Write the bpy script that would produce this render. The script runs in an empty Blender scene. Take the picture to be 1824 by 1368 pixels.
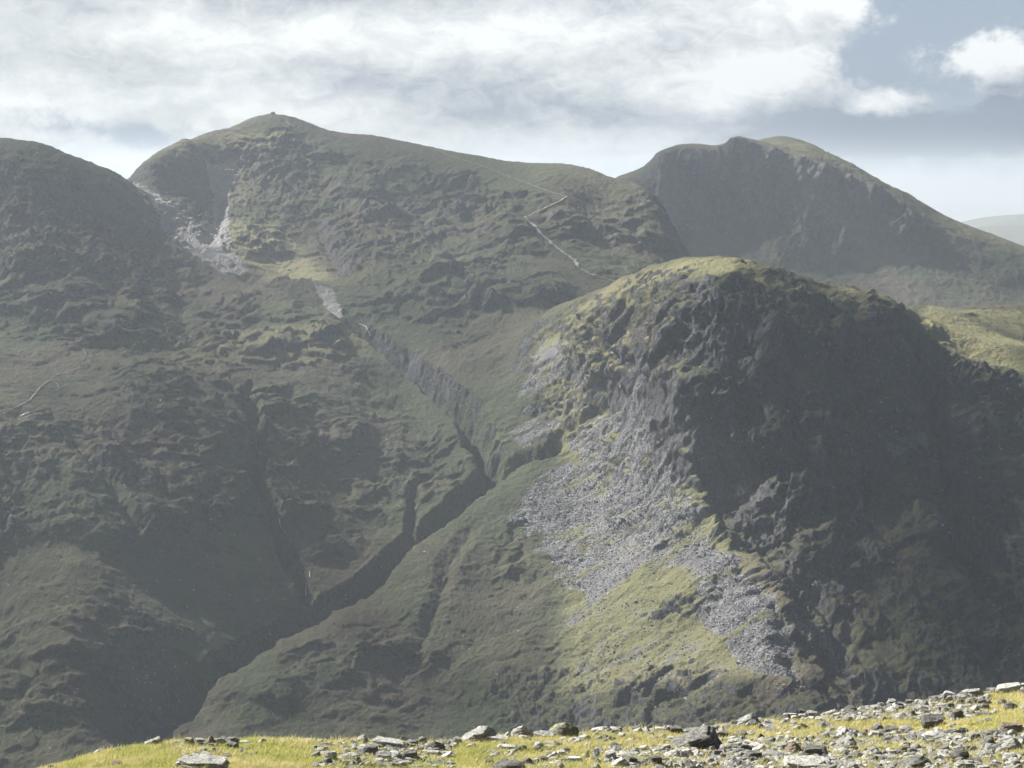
import bpy, math, random
import numpy as np
from mathutils import Vector, Matrix

# ------------------------------------------------------------------ scene
scene = bpy.context.scene
COL = scene.collection
rad = math.radians

# ------------------------------------------------------------------ camera
H = 885.0                      # camera height above sea level
F = 3440.0                     # focal length in pixels of the 1824 px wide photograph
W0, H0 = 1824.0, 1368.0
PITCH = math.atan(374.0 / F)
cam_d = bpy.data.cameras.new('camera')
cam = bpy.data.objects.new('camera', cam_d)
COL.objects.link(cam)
cam_d.sensor_width = 36.0
cam_d.sensor_fit = 'HORIZONTAL'
cam_d.lens = 36.0 * F / W0
cam_d.clip_start = 0.5
cam_d.clip_end = 60000.0
cam.location = (0, 0, H)
cam.rotation_euler = (math.pi / 2 - PITCH, 0, 0)
scene.camera = cam
scene.render.resolution_x = 1024
scene.render.resolution_y = 768

# ------------------------------------------------------------------ light
SUN_AZ = rad(57)      # to the left of the view direction (+Y)
SUN_EL = rad(42)
SUNV = Vector((-math.sin(SUN_AZ) * math.cos(SUN_EL), math.cos(SUN_AZ) * math.cos(SUN_EL), math.sin(SUN_EL)))
sl = bpy.data.lights.new('sun', 'SUN')
sl.energy = 5.0
sl.angle = rad(0.53)
sl.color = (1.0, 0.96, 0.885)
sun = bpy.data.objects.new('sun', sl)
COL.objects.link(sun)
sun.rotation_euler = SUNV.to_track_quat('Z', 'Y').to_euler()
sun.location = (0, 0, 3000)

scene.view_settings.view_transform = 'Standard'
scene.view_settings.look = 'None'
scene.view_settings.gamma = 1.0
scene.view_settings.exposure = 1.3
scene.cycles.volume_bounces = 1
scene.cycles.max_bounces = 6
scene.cycles.transparent_max_bounces = 16


# ---- small node expression helper
class NT:
    def __init__(s, tree):
        s.t = tree; s.n = tree.nodes; s.l = tree.links
    def _in(s, sock, v):
        if v is None: return
        if isinstance(v, bpy.types.NodeSocket): s.l.new(v, sock)
        else: sock.default_value = v
    def m(s, op, a, b=None, c=None, clamp=False):
        n = s.n.new('ShaderNodeMath'); n.operation = op; n.use_clamp = clamp
        s._in(n.inputs[0], a); s._in(n.inputs[1], b); s._in(n.inputs[2], c)
        return n.outputs[0]
    def add(s, a, b): return s.m('ADD', a, b)
    def sub(s, a, b): return s.m('SUBTRACT', a, b)
    def mul(s, a, b): return s.m('MULTIPLY', a, b)
    def mx(s, a, b): return s.m('MAXIMUM', a, b)
    def mn(s, a, b): return s.m('MINIMUM', a, b)
    def mr(s, v, a, b, c=0.0, d=1.0, smooth=True):
        n = s.n.new('ShaderNodeMapRange'); n.interpolation_type = 'SMOOTHSTEP' if smooth else 'LINEAR'
        s._in(n.inputs[0], v)
        for i, q in enumerate((a, b, c, d)): s._in(n.inputs[i + 1], q)
        return n.outputs[0]
    def mix(s, f, a, b, mode='MIX'):
        n = s.n.new('ShaderNodeMix'); n.data_type = 'RGBA'; n.blend_type = mode
        s._in(n.inputs[0], f)
        for i, q in ((6, a), (7, b)):
            if not isinstance(q, bpy.types.NodeSocket): q = (q[0], q[1], q[2], 1.0)
            s._in(n.inputs[i], q)
        return n.outputs[2]
    def noise(s, vec, scale, detail=4, rough=0.55, dist=0.0, lac=2.0, ntype='FBM'):
        n = s.n.new('ShaderNodeTexNoise'); n.noise_type = ntype
        s._in(n.inputs['Vector'], vec)
        n.inputs['Scale'].default_value = scale; n.inputs['Detail'].default_value = detail
        n.inputs['Roughness'].default_value = rough; n.inputs['Distortion'].default_value = dist
        n.inputs['Lacunarity'].default_value = lac
        return n.outputs['Fac']
    def voro(s, vec, scale, feature='F1', rnd=1.0):
        n = s.n.new('ShaderNodeTexVoronoi'); n.feature = feature
        s._in(n.inputs['Vector'], vec); n.inputs['Scale'].default_value = scale
        n.inputs['Randomness'].default_value = rnd
        return n
    def mapping(s, vec, sc=(1, 1, 1), rot=(0, 0, 0), loc=(0, 0, 0)):
        n = s.n.new('ShaderNodeMapping'); s._in(n.inputs[0], vec)
        n.inputs[1].default_value = loc; n.inputs[2].default_value = rot; n.inputs[3].default_value = sc
        return n.outputs[0]
    def sep(s, vec):
        n = s.n.new('ShaderNodeSeparateXYZ'); s._in(n.inputs[0], vec); return n.outputs
    def comb(s, x, y, z):
        n = s.n.new('ShaderNodeCombineXYZ')
        for i, q in enumerate((x, y, z)): s._in(n.inputs[i], q)
        return n.outputs[0]
    def attr(s, name):
        n = s.n.new('ShaderNodeAttribute'); n.attribute_name = name; return n.outputs['Fac']
    def bump(s, h, strength, dist, normal=None):
        n = s.n.new('ShaderNodeBump'); n.inputs['Strength'].default_value = strength
        n.inputs['Distance'].default_value = dist; s._in(n.inputs['Height'], h)
        if normal is not None: s._in(n.inputs['Normal'], normal)
        return n.outputs[0]


# ------------------------------------------------------------------ sky (world)
world = bpy.data.worlds.new('World')
scene.world = world
world.use_nodes = True
wt = world.node_tree
wt.nodes.clear()
w = NT(wt)
wo = wt.nodes.new('ShaderNodeOutputWorld')
bg = wt.nodes.new('ShaderNodeBackground')
bg.inputs[1].default_value = 0.050
wt.links.new(bg.outputs[0], wo.inputs[0])
skyt = wt.nodes.new('ShaderNodeTexSky')
skyt.sky_type = 'NISHITA'
skyt.sun_disc = False
skyt.sun_elevation = SUN_EL
skyt.sun_rotation = -SUN_AZ      # measured from +Y
skyt.altitude = 885
skyt.air_density = 1.0
skyt.dust_density = 1.5
tc = wt.nodes.new('ShaderNodeTexCoord')
gen = tc.outputs['Generated']
sx, sy, sz = w.sep(gen)
az = w.m('ARCTAN2', sx, sy)
el = w.m('ARCSINE', sz)
def AZ(u): return math.atan((u - 912) / F)
def EL(v): return math.atan((684 - v) / F) - PITCH
PX = 1.0 / F
warp = w.noise(gen, 22, 5, 0.6)
warp2 = w.noise(w.mapping(gen, loc=(3.1, 1.7, 5.2)), 22, 5, 0.6)
azw = w.add(az, w.mul(w.sub(warp, 0.5), 130 * PX))
elw = w.add(el, w.mul(w.sub(warp2, 0.5), 90 * PX))
def blob(u, v, su, sv, amp, a=azw, e=elw):
    dx = w.mul(w.sub(a, AZ(u)), F / su)
    dy = w.mul(w.sub(e, EL(v)), F / sv)
    r2 = w.add(w.mul(dx, dx), w.mul(dy, dy))
    return w.mul(w.m('EXPONENT', w.mul(r2, -1.0)), amp)
def total(lst):
    o = lst[0]
    for q in lst[1:]: o = w.add(o, q)
    return o
CLOUD_BLOBS = [  # cloud cover: u, v, su, sv, amount
    (300, 0, 700, 330, 1.0), (950, 120, 420, 260, .9), (1230, 130, 190, 110, .55), (1400, 20, 190, 60, .75),
    (1755, 105, 90, 48, .85), (1790, 140, 50, 40, .5), (1572, 192, 52, 30, 1.05), (1130, 260, 160, 60, .25), (250, 243, 60, 26, -.8),
    (1640, 255, 260, 42, 1.0), (1810, 215, 120, 40, .6), (1480, 90, 60, 90, .22), (1700, 350, 400, 60, 1.2), (1510, 110, 80, 100, -.3), (1200, 270, 120, 34, -.55), (1650, 40, 110, 60, -.25), (1470, 150, 40, 30, .3)]
cov = total([blob(*b) for b in CLOUD_BLOBS])
fine = w.noise(w.mapping(gen, sc=(1, 1, 1.35)), 38, 14, 0.68, .25)
finer = w.noise(w.mapping(gen, sc=(1, 1, 1.2), loc=(7, 2, 1)), 130, 10, 0.66, .3)
wisp = w.noise(w.mapping(gen, sc=(1, 1, 1.8), rot=(0, .35, 0), loc=(2, 5, 1)), 62, 12, 0.66, .8)
dens = w.add(cov, w.mul(w.sub(fine, 0.5), 1.5))
dens = w.add(dens, w.mul(w.sub(finer, 0.5), 0.55))
bigc = w.noise(w.mapping(gen, loc=(1.3, 4.4, 2.2), sc=(1, 1, 2.0)), 2.6, 5, 0.55)
infront = w.mul(w.mr(w.m('ABSOLUTE', az), 0.30, 0.40, 1.0, 0.0), w.mr(el, 0.12, 0.22, 1.0, 0.0))
dens = w.add(w.mul(dens, infront), w.mul(w.mul(w.sub(bigc, 0.42), 2.0), w.sub(1.0, infront)))
mask = w.mr(dens, 0.18, 0.66)
DARKS = [  # shaded undersides: u, v, su, sv, amount
    (190, 120, 190, 42, .55), (600, 0, 480, 26, .62), (60, 10, 160, 26, .45), (800, 168, 250, 46, .72), (620, 130, 90, 26, .3), (1080, 205, 230, 26, .42), (960, 215, 160, 26, .35),
    (1640, 250, 320, 50, 1.3), (1820, 195, 140, 60, .8), (1500, 215, 60, 40, .5), (250, 245, 60, 26, .4), (50, 60, 120, 40, .25), (1440, 235, 160, 40, .75),
    (1180, 300, 120, 26, .3), (240, 205, 190, 34, .3), (470, 120, 90, 60, .22), (1420, 70, 120, 26, .35), (1180, 90, 80, 26, .2),
    (480, 70, 200, 30, -.35), (930, 60, 110, 40, -.45), (1330, 130, 110, 50, -.55), (620, 205, 180, 26, -.3), (1755, 95, 80, 34, -.8), (1572, 190, 50, 26, -1.0), (1700, 340, 400, 34, -.6), (1480, 20, 90, 40, -.5), (60, 190, 120, 40, -.25)]
dk = total([blob(*b) for b in DARKS])
soft = w.noise(w.mapping(gen, sc=(1, 1, 2.2), loc=(0, 9, 0)), 18, 9, 0.6, .3)
dk = w.add(dk, w.mul(w.sub(soft, 0.42), 1.6))
dk = w.add(dk, w.mul(w.sub(wisp, 0.48), 1.25))
dk = w.add(dk, w.mul(w.sub(finer, 0.5), 0.35))
dk = w.mr(dk, -0.12, 1.0, 0.0, 1.0, False)
# sunward glow towards the left
glow = w.mr(az, rad(-25), rad(18), 1.0, 0.0)
bright = w.mix(glow, (8.1, 8.4, 8.5), (8.4, 8.7, 8.55))
shade = w.mix(glow, (2.8, 3.35, 4.1), (4.7, 5.1, 5.4))
ccol = w.mix(dk, bright, shade)
blue = w.mix(w.mr(el, 0.0, 0.12), (3.9, 4.6, 5.4), (3.2, 3.9, 4.75))
skyc = w.mix(w.add(.35, w.mul(infront, .65)), skyt.outputs[0], blue)
final = w.mix(mask, skyc, ccol)
final = w.mix(w.sub(1.0, infront), final, w.mix(1.0, final, (.24, .29, .38), 'MULTIPLY'))
low = w.mr(el, rad(-2.6), rad(.9), 1.0, 0.0)
final = w.mix(w.mul(low, 0.85), final, (8.3, 8.25, 7.95))
wt.links.new(final, bg.inputs[0])
CLOUD_END = True


# ------------------------------------------------------------------ helpers
def tag(o, label=None, cat=None, group=None, kind=None):
    if label: o['label'] = label
    if cat: o['category'] = cat
    if group: o['group'] = group
    if kind: o['kind'] = kind
    return o

def pdir(u, v):
    """pixel -> (x/y, z/y) slopes of its ray; arrays welcome"""
    u = np.asarray(u, float); v = np.asarray(v, float)
    cx = (u - 912) / F; cy = -(v - 684) / F
    dy = math.cos(PITCH) + cy * math.sin(PITCH)
    dz = -math.sin(PITCH) + cy * math.cos(PITCH)
    return cx / dy, dz / dy

def to_px(P):
    """world -> pixel of the 1824 x 1368 photograph"""
    P = np.asarray(P, float)
    x, y, z = P[..., 0], P[..., 1], P[..., 2] - H
    dep = y * math.cos(PITCH) - z * math.sin(PITCH)
    up = y * math.sin(PITCH) + z * math.cos(PITCH)
    return 912 + F * x / dep, 684 - F * up / dep

def _hash(ix, iy, seed):
    h = (ix.astype(np.int64) * 374761393 + iy.astype(np.int64) * 668265263 + seed * 1274126177) & 0xffffffff
    h = ((h ^ (h >> 13)) * 1274126177) & 0xffffffff
    return (h ^ (h >> 16)) & 0xffffffff

_ga = np.arange(256) * (2 * math.pi / 256)
_GX = np.cos(_ga).astype(np.float32); _GY = np.sin(_ga).astype(np.float32)
def pn(x, y, seed=0):
    """2-D gradient noise, about -1..1"""
    x = np.asarray(x, np.float32); y = np.asarray(y, np.float32)
    fx = np.floor(x); fy = np.floor(y)
    ix = fx.astype(np.int32); iy = fy.astype(np.int32)
    x0 = x - fx; y0 = y - fy
    ux = x0 * x0 * x0 * (x0 * (x0 * 6 - 15) + 10); uy = y0 * y0 * y0 * (y0 * (y0 * 6 - 15) + 10)
    def g(dx, dy):
        k = _hash(ix + dx, iy + dy, seed) & 255
        return _GX[k] * (x0 - dx) + _GY[k] * (y0 - dy)
    a = g(0, 0); b = g(1, 0); c = g(0, 1); d = g(1, 1)
    r = (a + (b - a) * ux) * (1 - uy) + (c + (d - c) * ux) * uy
    return r * 1.5

def fbm(x, y, lam, oct=4, gain=0.5, seed=0):
    r = 0; a = 1.0; s = 1.0 / lam; tot = 0
    for i in range(oct):
        r = r + a * pn(x * s + 17.3 * i, y * s - 9.1 * i, seed + i)
        tot += a; a *= gain; s *= 2.03
    return r / tot

def ridged(x, y, lam, oct=4, gain=0.5, seed=0):
    r = 0; a = 1.0; s = 1.0 / lam; tot = 0
    for i in range(oct):
        r = r + a * (1 - 2 * np.abs(pn(x * s + 11.3 * i, y * s + 5.1 * i, seed + 31 + i)))
        tot += a; a *= gain; s *= 2.07
    return r / tot

def facets(x, y, lam, seed=0, tilt=1.0):
    """broken rock: every cell a plane of its own height and tilt"""
    x = (np.asarray(x) / lam).astype(np.float32); y = (np.asarray(y) / lam).astype(np.float32)
    ix = np.floor(x).astype(np.int32); iy = np.floor(y).astype(np.int32)
    best = np.full(x.shape, 9., np.float32); out = np.zeros(x.shape, np.float32)
    for dx in (-1, 0, 1):
        for dy in (-1, 0, 1):
            cx_ = ix + dx; cy_ = iy + dy
            h = _hash(cx_, cy_, seed)
            px = cx_ + (h & 255) / 255.0; py = cy_ + ((h >> 8) & 255) / 255.0
            ex = x - px; ey = y - py; d = ex * ex + ey * ey
            mk = d < best
            val = ((h >> 16) & 255) / 255.0 - .5 + tilt * (ex * (((h >> 4) & 63) / 31.5 - 1) + ey * (((h >> 20) & 63) / 31.5 - 1))
            out = np.where(mk, val, out); best = np.where(mk, d, best)
    return out.astype(np.float32)

def sstep(x, a, b):
    t = np.clip((x - a) / (b - a), 0, 1)
    return t * t * (3 - 2 * t)

def tps(ctrl):
    """thin plate spline z(x, y) through control points given as world xyz"""
    C = np.array(ctrl, float)
    X = C[:, :2] / 1000.0; Z = C[:, 2]
    d2 = ((X[:, None] - X[None]) ** 2).sum(-1)
    K = 0.5 * d2 * np.log(d2 + 1e-12)
    n = len(X)
    A = np.zeros((n + 3, n + 3))
    A[:n, :n] = K + np.eye(n) * 1e-5
    A[:n, n] = 1; A[:n, n + 1:] = X
    A[n, :n] = 1; A[n + 1:, :n] = X.T
    sol = np.linalg.solve(A, np.concatenate([Z, np.zeros(3)]))
    wgt = sol[:n].astype(np.float32); c = sol[n:]
    Xf = X.astype(np.float32)
    def f(x, y):
        sh = np.shape(x)
        x = (np.ravel(x) / 1000.0).astype(np.float32); y = (np.ravel(y) / 1000.0).astype(np.float32)
        out = np.empty(len(x), np.float32)
        for i in range(0, len(x), 20000):
            a = x[i:i + 20000, None] - Xf[None, :, 0]; b = y[i:i + 20000, None] - Xf[None, :, 1]
            d = a * a + b * b + 1e-9
            out[i:i + 20000] = (0.5 * d * np.log(d)) @ wgt
        out = out + (c[0] + c[1] * x + c[2] * y)
        return out.reshape(sh)
    return f

def ctrl_pt(u, v, d):
    a, s = pdir(u, v)
    return (float(a) * d, d, H + float(s) * d)

def seg_dist(px, py, poly, vals=None):
    """distance from points to a polyline, with side sign and interpolated value"""
    best = np.full(px.shape, 1e9, np.float32); tt = np.zeros(px.shape, np.float32); sd = np.zeros(px.shape, np.float32)
    n = len(poly)
    for i in range(n - 1):
        ax, ay = poly[i]; bx, by = poly[i + 1]
        ex, ey = bx - ax, by - ay
        L = ex * ex + ey * ey + 1e-9
        t = np.clip(((px - ax) * ex + (py - ay) * ey) / L, 0, 1)
        dx = px - (ax + t * ex); dy = py - (ay + t * ey)
        d = np.sqrt(dx * dx + dy * dy)
        mk = d < best
        best = np.where(mk, d, best); tt = np.where(mk, (i + t) / (n - 1), tt)
        sd = np.where(mk, np.sign(ex * dy - ey * dx), sd)
    return best, tt, sd

def inpoly(px, py, poly):
    c = np.zeros(px.shape, bool)
    n = len(poly); j = n - 1
    for i in range(n):
        xi, yi = poly[i]; xj, yj = poly[j]
        cond = ((yi > py) != (yj > py)) & (px < (xj - xi) * (py - yi) / (yj - yi + 1e-12) + xi)
        c ^= cond; j = i
    return c

def poly_mask(px, py, poly, soft):
    """1 inside, 0 outside, soft edge of the given half width"""
    d, _, _ = seg_dist(px, py, list(poly) + [poly[0]])
    s = np.where(inpoly(px, py, poly), d, -d)
    return sstep(s, -soft, soft)

def grid_mesh(name, P, mat, attrs=None, facemask=None, smooth=True):
    """P: rows x cols x 3"""
    R, Cn = P.shape[:2]
    idx = np.arange(R * Cn, dtype=np.int32).reshape(R, Cn)
    q = np.stack([idx[:-1, :-1], idx[:-1, 1:], idx[1:, 1:], idx[1:, :-1]], -1).reshape(-1, 4)
    V = P.reshape(-1, 3); A = {k: a.reshape(-1) for k, a in (attrs or {}).items()}
    if facemask is not None:
        q = q[facemask.reshape(-1)]
        used = np.unique(q)
        remap = np.full(R * Cn, -1, np.int32); remap[used] = np.arange(len(used))
        q = remap[q]; V = V[used]; A = {k: a[used] for k, a in A.items()}
    me = bpy.data.meshes.new(name)
    me.vertices.add(len(V)); me.vertices.foreach_set('co', np.ascontiguousarray(V, np.float32).ravel())
    me.loops.add(q.size); me.loops.foreach_set('vertex_index', q.ravel().astype(np.int32))
    me.polygons.add(len(q))
    me.polygons.foreach_set('loop_start', np.arange(0, q.size, 4, dtype=np.int32))
    me.polygons.foreach_set('loop_total', np.full(len(q), 4, np.int32))
    me.update(calc_edges=True)
    me.polygons.foreach_set('use_smooth', np.full(len(q), smooth))
    for k, a in A.items():
        at = me.attributes.new(k, 'FLOAT', 'POINT'); at.data.foreach_set('value', np.ascontiguousarray(a, np.float32))
    if mat: me.materials.append(mat)
    o = bpy.data.objects.new(name, me); COL.objects.link(o)
    return o

def tri_mesh(name, V, Fc, mat, smooth=False, attrs=None):
    """V: n x 3, Fc: m x 3"""
    me = bpy.data.meshes.new(name)
    me.vertices.add(len(V)); me.vertices.foreach_set('co', np.ascontiguousarray(V, np.float32).ravel())
    me.loops.add(Fc.size); me.loops.foreach_set('vertex_index', np.ascontiguousarray(Fc, np.int32).ravel())
    me.polygons.add(len(Fc))
    me.polygons.foreach_set('loop_start', np.arange(0, Fc.size, 3, dtype=np.int32))
    me.polygons.foreach_set('loop_total', np.full(len(Fc), 3, np.int32))
    me.update(calc_edges=True)
    me.polygons.foreach_set('use_smooth', np.full(len(Fc), smooth))
    for k, a in (attrs or {}).items():
        at = me.attributes.new(k, 'FLOAT', 'POINT'); at.data.foreach_set('value', np.ascontiguousarray(a, np.float32))
    if mat: me.materials.append(mat)
    o = bpy.data.objects.new(name, me); COL.objects.link(o)
    return o


# ------------------------------------------------------------------ materials
def new_mat(name):
    m = bpy.data.materials.new(name); m.use_nodes = True
    t = m.node_tree; t.nodes.clear()
    out = t.nodes.new('ShaderNodeOutputMaterial'); b = t.nodes.new('ShaderNodeBsdfPrincipled')
    t.links.new(b.outputs[0], out.inputs[0])
    b.inputs['Roughness'].default_value = 0.9
    b.inputs['Specular IOR Level'].default_value = 0.25
    return m, NT(t), b

def mountain_material():
    m, n, b = new_mat('mountain_ground')
    geo = n.n.new('ShaderNodeNewGeometry')
    pos = geo.outputs['Position']
    nz = n.sep(geo.outputs['Normal'])[2]
    big = n.noise(pos, 1 / 160.0, 4, 0.6)
    mid = n.noise(pos, 1 / 28.0, 5, 0.65)
    sml = n.noise(pos, 1 / 5.0, 5, 0.7)
    tiny = n.noise(pos, 1 / 1.6, 3, 0.7)
    # grass: dull olive to straw and rusty bent grass
    g = n.mix(n.mr(mid, .35, .65), (.052, .056, .030), (.092, .090, .050))
    g = n.mix(n.mr(big, .42, .62), g, (.092, .076, .054))
    g = n.mix(n.mr(n.noise(n.mapping(pos, loc=(500, 0, 0)), 1 / 220.0, 3, .6), .45, .62), g, (.058, .070, .036))
    g = n.mix(n.mul(n.attr('sunlit'), 0.85), g, (.235, .22, .105))  # sunlight put into the colour: grass turned pale straw in the sunlit patches
    g = n.mix(n.mul(n.mr(sml, .48, .75), .55), g, (.030, .033, .016))
    g = n.mix(n.mul(n.mr(tiny, .58, .75), .40), g, (.15, .145, .08))
    # rock
    r = n.mix(n.mr(mid, .35, .65), (.032, .032, .036), (.068, .067, .072))
    r = n.mix(n.mul(n.mr(n.noise(n.mapping(pos, sc=(1, .5, .45)), 1 / 22.0, 6, .7), .50, .66), .55), r, (.125, .122, .118))
    r = n.mix(n.mul(n.mr(sml, .42, .8), .8), r, (.145, .145, .152))
    r = n.mix(n.mul(n.mr(tiny, .40, .25), .8), r, (.025, .026, .028))
    rk = n.attr('rock')
    rf = n.mul(rk, 1.25)
    rf = n.add(rf, n.mul(n.sub(sml, .5), 1.5))
    rf = n.add(rf, n.mul(n.sub(mid, .5), 1.5))
    rf = n.add(rf, n.mul(n.sub(big, .5), .8))
    rf = n.mr(rf, .45, .72)
    c = n.mix(rf, g, r)
    # scree and boulder fields
    vs = n.voro(pos, 1 / 2.3)
    vv = n.m('POWER', n.sep(vs.outputs['Color'])[0], 1.3)
    s = n.mix(vv, (.10, .10, .107), (.27, .265, .275))
    s = n.mix(n.mr(mid, .4, .7), s, (.15, .145, .15))
    s = n.mix(n.mul(n.attr('pale'), .8), s, (.31, .295, .28))
    sc = n.attr('scree')
    sf = n.add(sc, n.mul(n.mul(n.sub(sml, .5), 1.5), n.mr(sc, .0, .3)))
    sf = n.add(sf, n.mul(n.mul(n.sub(mid, .5), 1.7), n.mr(sc, .0, .3)))
    sf = n.mr(sf, .40, .72)
    c = n.mix(sf, c, s)
    # pale single boulders scattered over the slopes
    vb = n.voro(pos, 1 / 7.0)
    bd = n.mul(n.mr(vb.outputs['Distance'], .10, .16, 1, 0), n.m('GREATER_THAN', n.sep(vb.outputs['Color'])[0], .80))
    bd = n.mul(bd, n.m('GREATER_THAN', n.add(mid, n.mul(rk, .25)), .52))
    c = n.mix(n.mul(bd, .85), c, (.33, .33, .33))
    n.l.new(c, b.inputs['Base Color'])
    b.inputs['Roughness'].default_value = 0.92
    hgt = n.add(n.mul(sml, 1.0), n.mul(tiny, .35))
    hgt = n.add(hgt, n.mul(n.mul(rf, n.noise(n.mapping(pos, sc=(1, .6, .35)), 1 / 6.0, 5, .7)), 1.6))
    hgt = n.add(hgt, n.mul(n.mul(sf, vs.outputs['Distance']), -.45))
    n.l.new(n.bump(hgt, 1.0, 3.2), b.inputs['Normal'])
    return m

MAT_MT = mountain_material()


# ------------------------------------------------------------------ main massif: control points (u, v, distance)
def col(u, *vd): return [(u, v, d) for v, d in vd]
CP = []
# left mountain and slopes below it
CP += col(-230, (270, 2680), (480, 2470), (560, 2330), (730, 1990), (1000, 1830), (1200, 1720), (1368, 1640), (1600, 1520))
CP += col(0, (247, 2700), (330, 2620), (420, 2545), (500, 2470), (560, 2370), (650, 2170), (730, 2040), (850, 1955), (1000, 1870), (1150, 1780), (1300, 1690), (1450, 1600))
CP += col(75, (258, 2690), (450, 2500), (520, 2430), (600, 2310), (690, 2130), (760, 2045), (850, 1975))
CP += col(140, (285, 2700), (400, 2590), (500, 2470), (575, 2370), (640, 2240), (730, 2110), (790, 2045), (850, 1985), (1000, 1865), (1150, 1775), (1300, 1695))
CP += [(200, 307, 2730), (232, 330, 2790), (215, 400, 2650), (270, 455, 2620), (330, 500, 2600), (230, 520, 2500), (270, 570, 2420)]
CP += [(15, 330, 3000), (140, 360, 3000), (232, 345, 3000), (-200, 340, 3000)]
# Pike skyline and behind
CP += [(262, 290, 2870), (330, 247, 2950), (390, 232, 3020), (440, 214, 3075), (487, 203, 3100), (540, 214, 3110), (580, 231, 3105),
       (650, 240, 3110), (750, 258, 3110), (850, 277, 3090), (950, 290, 3060), (1040, 298, 3030), (1095, 318, 2990)]
CP += [(487, 270, 3400), (300, 330, 3150), (700, 320, 3400), (900, 350, 3350), (1095, 420, 3250), (1165, 440, 3120)]
CP += [(1140, 330, 2960), (1168, 350, 2935), (1188, 385, 2910), (1204, 420, 2885), (1222, 458, 2850), (1250, 520, 2900), (1225, 500, 3050), (1280, 570, 2760)]
CP += [(300, 330, 2850), (380, 300, 2940), (450, 275, 2990), (520, 270, 3000), (620, 290, 2990), (700, 300, 3010), (600, 250, 3070)]
CP += [(320, 375, 2790), (383, 385, 2835), (445, 350, 2860), (520, 340, 2920), (600, 350, 2880), (700, 350, 2920), (850, 340, 2940), (1000, 350, 2890), (1080, 370, 2900)]
CP += [(300, 400, 2730), (350, 432, 2695), (400, 470, 2650), (440, 420, 2760), (480, 465, 2720), (550, 430, 2790), (640, 420, 2780), (750, 410, 2800), (850, 410, 2760), (935, 392, 2800), (1050, 420, 2810), (1140, 430, 2830)]
CP += [(440, 510, 2590), (520, 500, 2620), (600, 490, 2650), (700, 480, 2650), (800, 470, 2650), (950, 470, 2650), (1060, 495, 2660), (1140, 470, 2740)]
CP += [(350, 545, 2500), (440, 555, 2500), (560, 530, 2540), (600, 575, 2470), (750, 560, 2500), (850, 550, 2500), (960, 545, 2510), (1060, 540, 2570)]
# shelf and bulge west of the gill
CP += [(330, 600, 2400), (400, 612, 2380), (500, 600, 2410), (580, 610, 2400), (370, 640, 2300), (480, 650, 2310), (560, 650, 2330), (640, 640, 2370)]
CP += col(300, (680, 2190), (760, 2112), (850, 2040), (950, 1965), (1100, 1862), (1250, 1765))
CP += col(220, (660, 2210), (740, 2112), (850, 2025), (1000, 1905))
CP += col(430, (690, 2245), (760, 2178), (850, 2100), (950, 2020), (1060, 1940))
CP += col(530, (700, 2265), (790, 2185), (880, 2112), (960, 2048), (1050, 1978))
CP += col(620, (700, 2310), (790, 2222), (880, 2145), (970, 2075))
CP += col(720, (700, 2350), (780, 2262), (860, 2185), (930, 2118))
CP += [(800, 770, 2270), (790, 850, 2190), (850, 830, 2200)]
# gill line
GILL = [(600, 560, 2490), (650, 590, 2465), (700, 625, 2425), (760, 668, 2375), (835, 735, 2300), (850, 785, 2255), (882, 846, 2190), (830, 882, 2150),
        (730, 962, 2080), (640, 1050, 2000), (540, 1112, 1940), (430, 1170, 1870), (320, 1270, 1775), (270, 1312, 1735), (200, 1370, 1690)]
CP += GILL[1:-1]
# east of upper gill
CP += [(760, 610, 2440), (850, 630, 2400), (840, 690, 2335), (920, 590, 2440), (920, 660, 2350), (890, 730, 2280), (900, 780, 2235)]
# foot of the near hill, below the lower gill
CP += [(300, 1330, 1700), (400, 1220, 1800), (400, 1330, 1700), (500, 1150, 1870), (520, 1300, 1755), (600, 1100, 1920), (640, 1200, 1850), (640, 1330, 1740),
       (760, 980, 2040), (760, 1100, 1945), (780, 1200, 1870), (780, 1330, 1760), (860, 900, 2120), (880, 1000, 2040), (900, 1100, 1955), (930, 1200, 1870), (930, 1330, 1760)]
CP += [(940, 840, 2170), (1000, 800, 2190), (990, 900, 2110), (1020, 1000, 2020), (1020, 1100, 1935), (1040, 1200, 1855), (1040, 1330, 1745)]
# near hill: skyline, back, plateau
CP += [(975, 553, 2405), (1040, 528, 2365), (1100, 500, 2320), (1150, 487, 2290), (1220, 463, 2255), (1285, 458, 2225), (1350, 468, 2220),
       (1420, 487, 2230), (1480, 505, 2240), (1560, 525, 2250), (1600, 541, 2275), (1650, 546, 2430), (1700, 552, 2580), (1824, 546, 2700), (2050, 535, 2750)]
CP += [(1220, 580, 2520), (1350, 600, 2550), (1480, 640, 2650), (1600, 640, 2800), (1750, 680, 3000), (2000, 680, 3050), (1500, 700, 3100)]
CP += [(1655, 580, 2320), (1740, 600, 2350), (1824, 595, 2450), (1620, 575, 2225), (1690, 622, 2200), (1755, 645, 2185), (1824, 662, 2170), (2050, 700, 2140)]
# near hill: east slope of screes
CP += [(950, 630, 2335), (1000, 590, 2345), (930, 700, 2285), (960, 740, 2245), (1010, 680, 2265), (1060, 600, 2290), (1090, 650, 2235), (1060, 720, 2215), (1120, 560, 2270),
       (1130, 690, 2175), (1050, 790, 2175), (1120, 790, 2125)]
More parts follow.
